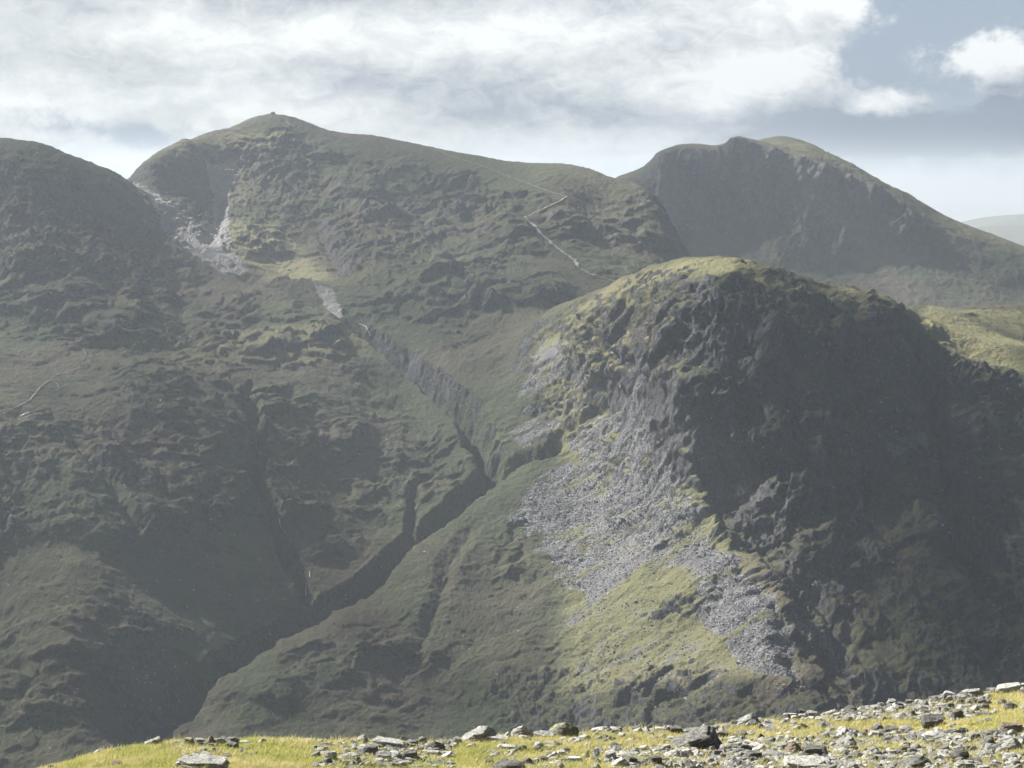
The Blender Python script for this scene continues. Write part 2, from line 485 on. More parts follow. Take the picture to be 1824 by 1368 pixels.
# near hill: faces, row by row
CP += [(1180, 500, 2245), (1285, 483, 2170), (1350, 494, 2165), (1420, 514, 2172), (1500, 538, 2185), (1560, 552, 2205)]
CP += [(1180, 545, 2200), (1250, 520, 2140), (1340, 528, 2122), (1440, 555, 2132), (1540, 580, 2155)]
CP += [(1170, 620, 2150), (1250, 610, 2095), (1350, 620, 2078), (1440, 635, 2085), (1540, 640, 2110), (1620, 640, 2190), (1700, 680, 2160), (1824, 740, 2120)]
CP += [(1210, 700, 2078), (1300, 700, 2050), (1400, 710, 2038), (1500, 710, 2050), (1590, 710, 2085), (1650, 730, 2145), (1730, 760, 2100), (1850, 820, 2065)]
CP += [(1170, 800, 2062), (1225, 810, 2028), (1300, 800, 2015), (1400, 800, 1992), (1500, 800, 2000), (1600, 790, 2040), (1680, 830, 2075), (1760, 850, 2040)]
CP += [(1080, 890, 2085), (1160, 890, 2035), (1240, 890, 1985), (1290, 900, 2000), (1360, 900, 1955), (1460, 900, 1960), (1560, 900, 1985), (1640, 890, 1965), (1710, 920, 2005), (1800, 930, 1975)]
CP += [(1100, 1000, 1985), (1200, 1000, 1930), (1300, 990, 1880), (1350, 1000, 1915), (1430, 1000, 1890), (1520, 1000, 1905), (1640, 1000, 1885), (1740, 1010, 1935), (1850, 1020, 1890)]
CP += [(1120, 1100, 1890), (1240, 1100, 1835), (1340, 1080, 1800), (1400, 1100, 1845), (1480, 1100, 1815), (1580, 1100, 1830), (1680, 1100, 1810), (1780, 1100, 1850), (1900, 1100, 1820)]
CP += [(1140, 1200, 1800), (1260, 1200, 1745), (1380, 1180, 1710), (1450, 1200, 1755), (1540, 1200, 1735), (1660, 1200, 1735), (1800, 1200, 1760), (2050, 1200, 1760)]
CP += [(1180, 1300, 1710), (1320, 1300, 1650), (1440, 1290, 1630), (1500, 1300, 1660), (1650, 1300, 1650), (1850, 1300, 1670)]
CP += col(300, (1500, 1570)) + col(700, (1500, 1590)) + col(1100, (1500, 1540)) + col(1500, (1500, 1480)) + col(1950, (1500, 1500))
def backs(lst, a=(14, 60), b=(45, 150)):
    return [(u, v + q[0], d + q[1]) for u, v, d in lst for q in (a, b)]
CP += backs([(1040, 528, 2365), (1100, 500, 2320), (1150, 487, 2290), (1220, 463, 2255), (1285, 458, 2225), (1350, 468, 2220), (1420, 487, 2230), (1480, 505, 2240), (1560, 525, 2250)])
CP += backs([(-230, 270, 2680), (-100, 255, 2690), (0, 247, 2700), (75, 258, 2690), (140, 285, 2700), (200, 305, 2730)], (10, 50), (30, 140))
CP += backs([(232, 330, 2790)], (4, 60), (8, 140)) + backs([(262, 290, 2870), (300, 265, 2905), (330, 247, 2950)], (8, 60), (30, 150)) + [(300, 265, 2905)]
CP += backs([(390, 232, 3020), (487, 208, 3100), (580, 231, 3105), (650, 240, 3110), (750, 258, 3110), (850, 277, 3090), (950, 290, 3060), (1040, 298, 3030)], (8, 60), (24, 150))
base_f = tps([ctrl_pt(*c) for c in CP])

NC, A0, A1 = 1180, -0.315, 0.315
rows = [1480.0]
while rows[-1] < 3420: rows.append(rows[-1] + (1.35 if rows[-1] < 2300 else 1.9))
YR = np.array(rows, np.float32); NR = len(YR)
AC = np.linspace(A0, A1, NC).astype(np.float32)
GY, GA = np.meshgrid(YR, AC, indexing='ij')
GX = GA * GY
# coarse evaluation then smooth (cubic) resampling
def cubic_up(xc, yc, Z, xf, yf):
    def axis(c, f):
        s = (f - c[0]) / (c[1] - c[0]); i = np.clip(np.floor(s).astype(int), 1, len(c) - 3); t = (s - i).astype(np.float32)
        W = np.stack([-.5 * t + t ** 2 - .5 * t ** 3, 1 - 2.5 * t ** 2 + 1.5 * t ** 3, .5 * t + 2 * t ** 2 - 1.5 * t ** 3, -.5 * t ** 2 + .5 * t ** 3])
        return i, W
    i, W = axis(yc, yf)
    T = sum(W[k][:, None] * Z[i - 1 + k] for k in range(4))
    j, V = axis(xc, xf)
    return sum(V[k][None] * T[:, j - 1 + k] for k in range(4))
yc = np.linspace(1460, 3440, 300); ac = np.linspace(-0.325, 0.325, 200)
cy, ca = np.meshgrid(yc, ac, indexing='ij')
BZ = cubic_up(ac, yc, base_f(ca * cy, cy), AC, YR).astype(np.float32)

def raycast(u, v, Z=None):
    """first hit of pixel rays on the base height field -> world xy (N,2)"""
    Z = BZ if Z is None else Z
    a, s = pdir(u, v)
    a = np.atleast_1d(a); s = np.atleast_1d(s)
    out = []
    for ai, si in zip(a, s):
        j = (ai - A0) / (A1 - A0) * (NC - 1)
        j0 = int(np.clip(math.floor(j), 0, NC - 2)); f = j - j0
        prof = Z[:, j0] * (1 - f) + Z[:, j0 + 1] * f
        below = np.nonzero(H + si * YR <= prof)[0]
        k = below[0] if len(below) else NR - 1
        out.append((ai * YR[k], YR[k]))
    return np.array(out)

def pixpoly(pts):
    p = np.array(pts, float)
    return raycast(p[:, 0], p[:, 1])

Z = BZ.copy()
PXg, PYg = GX, GY
S = GX; T = 0.78 * GY + 0.62 * BZ          # coordinates lying roughly in the slopes

# slope of the base
dzy = np.gradient(BZ, axis=0) / np.gradient(GY, axis=0)
dzx = np.gradient(BZ, axis=1) / np.gradient(GX, axis=1)
slope = np.sqrt(dzx ** 2 + dzy ** 2)

# ---- carve ravines and gullies: pixel polyline, half width m, depth m
wob = fbm(S, T, 30, 4, .65, 5) * 8.0
wob2 = fbm(S, T, 9, 2, .6, 6) * 2.5
def carve(poly_xy, wid, dep, taper=True, dk=0.0, power=2.0):
    global Z
    if len(poly_xy) < 2: return
    x0, x1 = poly_xy[:, 0].min() - 3 * wid, poly_xy[:, 0].max() + 3 * wid
    y0, y1 = poly_xy[:, 1].min() - 3 * wid, poly_xy[:, 1].max() + 3 * wid
    i0, i1 = np.searchsorted(YR, [y0, y1])
    i1 = max(i1, i0 + 1)
    sub = (slice(i0, i1), slice(None))
    d, t, s = seg_dist(GX[sub], GY[sub], poly_xy)
    d = np.abs(d + wob[sub] * min(1, wid / 18) + wob2[sub] * min(1, wid / 10))
    prof = 1 - np.clip(d / wid, 0, 1) ** .85
    k = np.minimum(1, np.minimum(t * 6, (1 - t) * 6)) if taper else 1.0
    Z[sub] -= dep * prof * k
gx = np.array([[p[0], p[1]] for p in (ctrl_pt(*c) for c in GILL)])
carve(gx, 19, 42, True, .35)
def carve_px(pts, wid, dep, dk=.15, taper=True): carve(pixpoly(pts), wid, dep, taper, dk)
carve_px([(437, 678), (448, 740), (460, 800), (452, 860), (478, 900), (495, 950), (520, 1000), (545, 1040), (545, 1100)], 13, 30, .3)
carve_px([(735, 860), (737, 900), (730, 950)], 9, 17, .3)
carve_px([(1135, 692), (1060, 722), (1000, 768)], 7, 8, .0)
carve_px([(1000, 765), (985, 798), (930, 815), (884, 846)], 12, 18, .2)
carve_px([(560, 380), (600, 470), (620, 500)], 14, 8, .0)
carve_px([(1610, 585), (1635, 640), (1640, 700), (1660, 790), (1690, 880), (1720, 960), (1740, 1060)], 24, 44, .1)
carve_px([(1575, 820), (1540, 880), (1510, 950), (1470, 1030), (1455, 1060)], 12, 14, .0)
carve_px([(1400, 640), (1420, 740), (1410, 800)], 9, 11, .1)
carve_px([(1330, 560), (1310, 640), (1330, 720)], 9, 9, .1)
carve_px([(1500, 600), (1510, 700), (1500, 800)], 9, 9, .1)
carve_px([(1240, 560), (1215, 640), (1190, 740), (1170, 800)], 12, 12, .05)
carve_px([(1130, 520), (1095, 580), (1085, 640)], 9, 9, .0)
carve_px([(1440, 1010), (1480, 1120), (1520, 1220)], 9, 8, .0)
carve_px([(1330, 1040), (1380, 1140), (1430, 1230)], 9, 8, .0)
carve_px([(120, 780), (190, 860), (250, 960)], 12, 9, .05)
carve_px([(850, 920), (800, 1000), (770, 1100), (700, 1240)], 14, 7, .0)
carve_px([(310, 500), (330, 580), (300, 620)], 14, 7, .0)
carve_px([(385, 300), (390, 380), (385, 410), (365, 440)], 16, 10, .0)
carve_px([(240, 335), (300, 400), (350, 440), (420, 480), (600, 560)], 12, 7, .0, False)
carve_px([(560, 300), (590, 350), (640, 400)], 22, 8, .0)

# ---- craggy relief
crag = np.zeros_like(Z); steps = np.zeros_like(Z)
def zone(pts, soft=25): return poly_mask(GX, GY, pixpoly(pts), soft)
Z_cliff = zone([(1010, 580), (1150, 520), (1250, 500), (1350, 512), (1440, 540), (1600, 575), (1700, 635), (1900, 690), (1950, 1340), (1450, 1340), (1330, 1050), (1240, 880), (1135, 690), (1100, 700), (1020, 640)], 22)
Z_low = zone([(1010, 1180), (1430, 1240), (1500, 1360), (820, 1360), (880, 1180)], 20)
Z_left = zone([(-250, 240), (0, 250), (130, 285), (232, 325), (330, 430), (360, 500), (250, 520), (-250, 520)], 25)
Z_face = zone([(-200, 760), (100, 740), (230, 680), (400, 850), (420, 1010), (-200, 1010)], 30)
Z_bulge = zone([(440, 690), (520, 640), (690, 680), (780, 760), (720, 900), (560, 800)], 30)
Z_pike = zone([(440, 250), (560, 235), (720, 270), (800, 360), (1000, 350), (1090, 330), (1200, 400), (1220, 460), (1100, 440), (960, 400), (950, 490), (800, 560), (640, 520), (560, 420), (450, 330)], 30)
Z_pikeL = zone([(240, 320), (330, 250), (520, 220), (560, 330), (520, 470), (400, 450)], 25)
Z_knob = zone([(270, 340), (350, 345), (385, 400), (350, 425), (290, 390)], 12)
patch2 = fbm(S + .3 * T, T * .7, 70, 4, .6, 43) * 1.6
Z_crest = zone([(1000, 560), (1100, 500), (1285, 462), (1480, 508), (1600, 545), (1600, 585), (1440, 550), (1340, 522), (1240, 512), (1140, 540)], 15)
rockness = np.clip(.5 * Z_crest * sstep(patch2, -.3, .3) + (.50 + .45 * patch2) * Z_cliff + .45 * Z_low + .60 * Z_left + .34 * Z_face + .24 * Z_bulge + .35 * Z_pike + .5 * Z_pikeL + .7 * Z_knob, 0, 1)
patch = fbm(S, T * 1.4, 95, 4, .55, 40)
rockness = np.clip(rockness + .30 * sstep(patch, .05, .45) + .5 * sstep(slope, .75, 1.15) - .12, 0, 1)
mid_zone = sstep(GY, 2280, 2420) * (1 - Z_cliff)

# broad undulation
D = fbm(S, T, 170, 3, .5, 60) * 14.0
q = (T - .42 * S + fbm(S, T, 70, 3, .5, 70) * 26)      # coordinate across the slanting strata
pq = (S + .42 * T)
# rocky bluffs: flat-topped swellings with abrupt fronts, three sizes
notE = 1 - .75 * sstep(poly_mask(GX, GY, pixpoly([(960, 560), (1140, 500), (1240, 560), (1240, 870), (1420, 1230), (1000, 1180), (900, 800)]), 30), 0, 1)
def bluff(lam, hgt, th, soft, seed):
    f = fbm(pq * .75, q * 1.25, lam, 4, .52, seed)
    return hgt * sstep(f, th, th + soft)
rough = .22 + .95 * sstep(fbm(S, T, 240, 3, .5, 640), -.22, .30)
rough = np.maximum(rough, .5 * Z_pike)
D += rough * bluff(150, 9, .02, .16, 600) * (.75 + .35 * mid_zone) * notE
D += rough * bluff(62, 5.0, .0, .16, 610) * (.8 + .4 * mid_zone) * notE
D += rough ** 1.5 * bluff(27, 3.0, .0, .2, 620) * (.9 + .4 * mid_zone) * notE
# gully/rib relief on steep faces, running down the fall line
wx = fbm(S, T, 60, 2, .5, 62) * 18
rib = ridged(S + wx, T * .32, 46, 5, .55, 63)
rib2 = ridged(S + wx * 1.5 + .35 * T, T * .45, 130, 3, .5, 66)
D += Z_cliff * (rib * 6.0 + rib2 * 19.0 + bluff(70, 7, -.02, .2, 630)) + (Z_face + Z_left * .7 + Z_bulge * .6 + Z_low * .6) * (rib * 3.5 + rib2 * 5) + Z_pike * rib * 3.0
def saw(q, lam):
    f = q / lam; f = f - np.floor(f)
    return np.where(f < .22, f / .22, (1 - f) / .78)      # steep front, gentle back
bandm = sstep(fbm(S * .5, T, 60, 3, .6, 71), -.15, .25)
bands = saw(q, 25.0) * 4.5 + saw(q + 7 * fbm(S, T, 18, 2, .5, 73), 9.5) * 2.2
D += rockness * (1 - .5 * Z_cliff) * bandm * bands
D += sstep(rockness, .05, .6) * ridged(S, T * .7, 17, 5, .62, 80) * 3.4
D += rockness * ridged(S + T * .3, T, 7, 3, .6, 84) * 1.0
D += sstep(rockness, .1, .6) * ((facets(S + wx * .3, T * .55, 36, 899) * 8.0 * Z_cliff + facets(S + wx * .3, T * .62, 17, 900) * 4.0) + facets(S + T * .2, T * .8, 7, 901) * 2.0)
# keep the skyline smooth where the photograph has it so
def blur(A, ni, nj):
    def b1(A, n, ax):
        A = np.moveaxis(A, ax, 0)
        c = np.cumsum(np.concatenate([np.repeat(A[:1], n + 1, 0), A, np.repeat(A[-1:], n, 0)]).astype(np.float64), 0)
        return np.moveaxis(((c[2 * n + 1:] - c[:-2 * n - 1]) / (2 * n + 1)).astype(np.float32), 0, ax)
    return b1(b1(A, ni, 0), nj, 1)
D = D - .8 * blur(D, 75, 85)
gd, _, _ = seg_dist(GX, GY, gx)
D *= .5 + .5 * sstep(gd, 20, 70)
SKY = [[(-230, 270, 2680), (0, 247, 2700), (75, 258, 2690), (140, 285, 2700), (200, 307, 2730), (232, 325, 2790), (262, 290, 2870), (330, 247, 2950), (390, 232, 3020), (487, 207, 3100), (580, 231, 3105), (750, 258, 3110), (950, 290, 3060), (1040, 298, 3030), (1095, 318, 2990), (1168, 350, 2935), (1222, 458, 2850)],
       [(975, 553, 2405), (1040, 528, 2365), (1100, 500, 2320), (1150, 487, 2290), (1220, 463, 2255), (1285, 458, 2225), (1350, 468, 2220), (1420, 487, 2230), (1480, 505, 2240), (1560, 525, 2250), (1600, 541, 2275), (1650, 546, 2430)]]
for line in SKY:
    dd, _, _ = seg_dist(GX, GY, [ctrl_pt(*c)[:2] for c in line])
    D *= (.15 if line is SKY[0] else .72) + (.85 if line is SKY[0] else .28) * sstep(dd, 10, 105 if line is SKY[0] else 60)
for ln in ([(775, 268), (870, 302), (935, 327), (1011, 352), (934, 390), (985, 436), (1030, 475), (1098, 501)], [(0, 733), (52, 714), (90, 677)]):
    dd, _, _ = seg_dist(GX, GY, pixpoly(ln)); D *= .4 + .6 * sstep(dd, 5, 32)
smooth_ridge = zone([(560, 225), (780, 255), (1090, 300), (1080, 345), (780, 300), (560, 262)], 25)
D *= 1 - .75 * smooth_ridge
D *= 1 - .85 * poly_mask(GX, GY, np.array([ctrl_pt(*c)[:2] for c in [(1610, 560, 2260), (1640, 545, 2420), (1690, 545, 2900), (2300, 545, 3000), (2300, 700, 2120), (1860, 668, 2165), (1770, 640, 2215), (1690, 610, 2235)]]), 14)

D += fbm(S, T, 24, 3, .6, 88) * 1.5 + fbm(S, T, 9, 3, .62, 90) * 1.0 + fbm(S, T, 3.4, 2, .6, 94) * .55 + .9 * ridged(S, T, 13, 3, .6, 96) * (.4 + rockness) * (1 - .7 * smooth_ridge)
# displace along the base normal
ny = -dzy; nx = -dzx; nl = np.sqrt(nx ** 2 + ny ** 2 + 1)
nx, ny, nzb = nx / nl, ny / nl, 1 / nl
P = np.stack([GX + nx * D, GY + ny * D, Z + nzb * D], -1).astype(np.float32)
# pixel-true anchor: D has zero mean around so outlines stay put

# rock shows where the finished surface is steep
def normal_z(P):
    du = np.gradient(P, axis=1); dv = np.gradient(P, axis=0)
    n = np.cross(du, dv); return np.abs(n[..., 2]) / (np.linalg.norm(n, axis=-1) + 1e-9)
Z_flank = zone([(950, 600), (1000, 550), (1130, 490), (1215, 470), (1230, 600), (1180, 760), (1130, 700), (1000, 760), (920, 740)], 25)
nzf = blur(normal_z(P).astype(np.float32), 1, 1)
rockness = np.clip(.40 * rockness + .70 * sstep(nzf, .74, .52) * (.45 + .55 * sstep(rockness + .6 * mid_zone, .1, .6)), 0, 1)
rockness *= 1 - .45 * Z_flank
# ---- ground cover masks, and one mask for painted sunlight
scree = np.zeros_like(Z); sunlit = np.zeros_like(Z); pale = np.zeros_like(Z)
sgn = fbm(S, T, 40, 5, .6, 510)
def add_scree(pts, soft=6, amt=1.0):
    global scree
    m = poly_mask(GX, GY, pixpoly(pts), soft * 2.2)
    scree = np.maximum(scree, sstep(m + sgn * .38 * (m > 0), .25, .75) * amt)
add_scree([(965, 600), (1085, 640), (1060, 690), (1000, 750), (985, 770), (930, 800), (905, 780), (925, 700)], 12, .55)
add_scree([(1135, 690), (1165, 760), (1190, 830), (1060, 830), (1010, 810), (1005, 780), (1060, 730)], 10, .66)
add_scree([(1010, 810), (1190, 820), (1215, 850), (1270, 960), (1290, 1080), (1240, 1010), (1150, 1000), (1060, 1080), (1005, 1050), (960, 960), (900, 930), (930, 870)], 14, .78)
add_scree([(1245, 950), (1290, 985), (1340, 1060), (1400, 1170), (1425, 1225), (1370, 1200), (1310, 1170), (1250, 1110), (1230, 1020)], 8, .95)
add_scree([(1010, 1030), (1100, 1050), (1290, 1150), (1330, 1190), (1200, 1230), (1010, 1220)], 16, .38)
add_scree([(1290, 1090), (1330, 1150), (1350, 1190), (1290, 1160)], 6, .8)
add_scree([(236, 326), (262, 340), (330, 392), (400, 445), (440, 485), (400, 486), (335, 448), (278, 388)], 3, 1.0)
add_scree([(366, 285), (424, 285), (405, 340), (404, 395), (410, 440), (352, 436), (380, 392), (381, 340)], 3, 1.0)
add_scree([(550, 505), (585, 515), (612, 565), (590, 560)], 4, 1)
add_scree([(1580, 790), (1650, 785), (1660, 808), (1620, 812), (1585, 815)], 6, .7)
add_scree([(1230, 330), (1240, 330), (1240, 340)], 3, 0)
add_scree([(1385, 1090), (1430, 1110), (1450, 1150), (1410, 1140)], 5, .6)
add_scree([(1120, 350), (1160, 330), (1222, 455), (1200, 450)], 8, .35)
def add_line(pts, wid, amt=1.0):
    global scree
    poly = pixpoly(pts); m = np.zeros_like(scree)
    i0, i1 = np.searchsorted(YR, [poly[:, 1].min() - 20, poly[:, 1].max() + 20])
    sub = (slice(i0, i1), slice(None))
    d, t, s = seg_dist(GX[sub], GY[sub], poly)
    scree[sub] = np.maximum(scree[sub], amt * (1 - sstep(d, wid * .5, wid)))
add_line([(1530, 890), (1500, 960), (1472, 1030), (1455, 1052)], 4.5)
add_line([(1450, 1045), (1452, 1060)], 4)
add_line([(1440, 1120), (1480, 1160), (1518, 1220)], 4, .9)
add_line([(1380, 1150), (1410, 1200), (1430, 1228)], 3, .9)
def add_sunlit(pts, soft, amt):  # marks a sunlit patch where the grass is painted lighter
    global sunlit
    sunlit = np.maximum(sunlit, poly_mask(GX, GY, pixpoly(pts), soft) * amt)
add_sunlit([(1560, 525), (1700, 553), (1900, 548), (1950, 680), (1824, 660), (1700, 622), (1620, 560)], 12, 1.0)
add_sunlit([(1100, 500), (1285, 460), (1480, 505), (1600, 542), (1560, 560), (1400, 520), (1290, 490), (1150, 530), (1010, 580)], 15, .9)
add_sunlit([(300, 262), (420, 235), (520, 235), (500, 262), (400, 275)], 15, .8)
add_sunlit([(400, 400), (520, 410), (600, 490), (480, 495), (400, 470)], 15, .6)
add_sunlit([(300, 605), (640, 590), (700, 640), (480, 640), (300, 650)], 15, .35)
add_sunlit([(950, 600), (1130, 560), (1240, 760), (1300, 960), (1430, 1240), (1000, 1240), (1000, 820)], 15, .65)

for pp in ([(230, 322), (266, 338), (336, 388), (406, 440), (446, 485), (400, 490), (330, 452), (272, 390)], [(362, 285), (428, 285), (409, 340), (408, 395), (414, 440), (348, 438), (376, 392), (377, 340)], [(545, 500), (590, 512), (616, 568), (586, 562)]):
    m_ = poly_mask(GX, GY, pixpoly(pp), 5); pale = np.maximum(pale, m_ * .85); scree = np.maximum(scree, m_ * (.75 + .5 * fbm(S, T, 12, 3, .6, 520)))
p1, p2 = raycast([1085, 930], [645, 765])
dv = (p1 - p2) / np.linalg.norm(p1 - p2)
al = GX * dv[0] + GY * dv[1]; ac_ = -GX * dv[1] + GY * dv[0]
streak = fbm(ac_, al * .09, 11, 4, .6, 501)
scree = np.clip(scree * (1 + .9 * np.clip(streak, -.6, .6)) - .5 * (scree > .02) * (pale < .1) * sstep(streak, -.08, -.4) * (.35 + .65 * sstep(Z, 560, 640)), 0, 1)
# face split: west massif / east hill along the gill and the near hill's skyline
fx = GX[:-1, :-1]; fy = GY[:-1, :-1]
split_px = [(975, 553, 2425), (1040, 528, 2400), (1100, 500, 2370), (1150, 487, 2340), (1220, 463, 2330), (1285, 458, 2330), (1400, 480, 2400), (1560, 525, 2600), (1700, 600, 2900), (2100, 600, 3050)]
right_b = [ctrl_pt(*c)[:2] for c in split_px]
gl = [tuple(p) for p in gx]
north = [tuple(raycast([890], [790])[0]), tuple(raycast([925], [690])[0])]
polyE = [(2000, 1400), (-500, 1400)] + list(reversed(gl[6:])) + north + right_b + [(2000, 3050)]
east = inpoly(fx, fy, polyE)
attrs = {'rock': rockness, 'scree': scree, 'sunlit': sunlit, 'pale': pale}
mt_w = grid_mesh('mountain', P, MAT_MT, attrs, ~east)
mt_w['kind'] = 'structure'
mt_e = grid_mesh('craggy_hill', P, MAT_MT, attrs, east)
mt_e['kind'] = 'structure'

# ------------------------------------------------------------------ far mountain
FP = [(1000, 400, 3560), (1060, 345, 3580), (1100, 316, 3600), (1140, 302, 3620), (1180, 269, 3650), (1215, 257, 3680), (1250, 256, 3700), (1285, 259, 3720), (1297, 250, 3700), (1310, 245, 3690),
      (1340, 248, 3720), (1353, 256, 3800), (1375, 247, 3900), (1392, 243, 3930), (1430, 252, 3930), (1460, 264, 3920), (1500, 299, 3900), (1560, 328, 3880), (1620, 360, 3850),
      (1700, 392, 3800), (1760, 415, 3770), (1824, 441, 3740), (1950, 495, 3700), (2080, 560, 3650)]
FP += [(1350, 260, 3700), (1390, 270, 3710), (1430, 291, 3700), (1500, 320, 3690), (1560, 350, 3680), (1640, 394, 3670), (1700, 424, 3665), (1824, 474, 3640)]
FP += [(1310, 330, 3645), (1310, 400, 3590), (1310, 460, 3500), (1200, 330, 3600), (1200, 400, 3540), (1200, 470, 3440), (1120, 380, 3520), (1450, 370, 3630), (1450, 440, 3560), (1450, 520, 3440),
       (1560, 400, 3640), (1600, 480, 3540), (1640, 545, 3420), (1750, 480, 3600), (1750, 545, 3480), (1824, 520, 3570), (1824, 560, 3470), (1960, 570, 3540)]
FP += [(1270, 290, 3660), (1255, 330, 3625), (1380, 330, 3655), (1390, 420, 3560), (1530, 480, 3530)]
FP += [(1300, 600, 3250), (1600, 640, 3230), (1900, 660, 3230), (1100, 560, 3280), (980, 560, 3300)]
FP += [(1100, 400, 3900), (1250, 350, 4100), (1400, 340, 4250), (1600, 430, 4200), (1824, 530, 4150), (2050, 640, 4100)]
FP += backs([(1000, 400, 3560), (1100, 316, 3600), (1140, 302, 3620), (1180, 269, 3650), (1215, 257, 3680)], (8, 50), (24, 130))
FP += backs([(1460, 264, 3920), (1500, 299, 3900), (1560, 328, 3880), (1620, 360, 3850), (1700, 392, 3800)], (6, 50), (20, 120))
far_f = tps([ctrl_pt(*c) for c in FP])
fa = np.linspace(.02, .36, 640).astype(np.float32); fyr = np.arange(3220, 4220, 1.9).astype(np.float32)
fac = np.linspace(.01, .37, 210); fyc = np.linspace(3200, 4240, 190)
cy2, ca2 = np.meshgrid(fyc, fac, indexing='ij')
FZ = cubic_up(fac, fyc, far_f(ca2 * cy2, cy2), fa, fyr).astype(np.float32)
FY, FA = np.meshgrid(fyr, fa, indexing='ij'); FX = FA * FY
fdy = np.gradient(FZ, axis=0) / np.gradient(FY, axis=0); fdx = np.gradient(FZ, axis=1) / np.gradient(FX, axis=1)
fs = np.sqrt(fdx ** 2 + fdy ** 2)
FT = .78 * FY + .62 * FZ
frock = sstep(fs, .62, .95)
FD = fbm(FX, FT, 120, 4, .5, 160) * 7
frib = ridged(FX + fbm(FX, FT, 70, 2, .5, 162) * 20 - .25 * FT, FT * .22, 60, 5, .55, 163)
FD += frock * (facets(FX - .3 * FT, FT * .35, 34, 950) * 9 + facets(FX, FT * .6, 13, 951) * 4)
FD += (1 - frock) * (fbm(FX, FT, 50, 3, .5, 165) * 3 + fbm(FX, FT, 12, 3, .6, 166) * 1.2)
FD += frock * frib * 20 + ridged(FX, FT * .7, 16, 3, .6, 180) * (1.0 + 2.0 * frock)
FD = FD - .8 * blur(FD, 50, 45)
fsk, _, _ = seg_dist(FX, FY, [ctrl_pt(*c)[:2] for c in FP[:24]])
FD *= .22 + .78 * sstep(fsk, 6, 55)
FD *= .1 + .9 * sstep(FA, .064, .088)
FD += ridged(FX, FT, 22, 3, .6, 190) * 1.2
fl = np.sqrt(fdx ** 2 + fdy ** 2 + 1)
FPt = np.stack([FX - fdx / fl * FD, FY - fdy / fl * FD, FZ + FD / fl], -1)
fsunlit = (1 - frock) * sstep(FY, 3640, 3720)  # the lit top slope gets the same painted lightening
o = grid_mesh('mountain', FPt, MAT_MT, {'rock': frock * .7, 'scree': frock * 0 + .25 * sstep(FT, 2950, 2900), 'sunlit': fsunlit * .6, })
o['kind'] = 'structure'

# ------------------------------------------------------------------ hills on the horizon
MAT_H, nh, bh = new_mat('far_hill_ground')
ph = nh.n.new('ShaderNodeNewGeometry').outputs['Position']
hc = nh.mix(nh.mr(nh.noise(ph, 1 / 700.0, 5, .6), .4, .6), (.05, .065, .03), (.12, .10, .055))
nh.l.new(hc, bh.inputs['Base Color'])
def far_hill(pts, d, depth, seed):
    us = np.array([p[0] for p in pts], float); vs = np.array([p[1] for p in pts], float)
    a, sl_ = pdir(us, vs)
    xs = np.linspace((a * d).min(), (a * d).max(), 260)
    top = np.interp(xs, a * d, H + sl_ * d)
    k = np.ones(15) / 15; tp = np.convolve(np.pad(top, 7, mode='edge'), k, 'valid')
    t = np.linspace(-1, 1, 90)
    Yg, Xg = np.meshgrid(d + t * depth, xs, indexing='ij')
    tt = np.abs(t)[:, None]
    Zg = 300 + (tp[None] - 300) * (1 - sstep(tt, 0, 1)) + (fbm(Xg, Yg, 900, 4, .5, seed) * 70) * sstep(tt, .03, .3)
    o = grid_mesh('distant_hills', np.stack([Xg, Yg, Zg], -1), MAT_H)
    o['kind'] = 'structure'
far_hill([(1300, 470), (1500, 450), (1640, 425), (1690, 404), (1730, 391), (1770, 385), (1824, 381), (1900, 379), (2100, 395), (2300, 430)], 14500, 1400, 301)
far_hill([(1400, 480), (1600, 450), (1680, 420), (1750, 404), (1790, 401), (1824, 402), (1900, 408), (2100, 430), (2250, 460)], 12000, 1200, 305)

# ------------------------------------------------------------------ looking up finished surface points by pixel
PU, PV = to_px(P)
PU = PU.ravel(); PV = PV.ravel(); PF = P.reshape(-1, 3)
_ord = np.argsort(PU, kind='stable'); PUs = PU[_ord]
def surf(u, v, du=1.3, dv=1.6):
    """nearest visible finished surface point of the massif at a pixel"""
    a, b = np.searchsorted(PUs, [u - du, u + du])
    idx = _ord[a:b]; idx = idx[np.abs(PV[idx] - v) < dv]
    if len(idx) == 0: return None
    y = PF[idx, 1]; k = idx[y < y.min() + 14]
    return PF[k].mean(0)

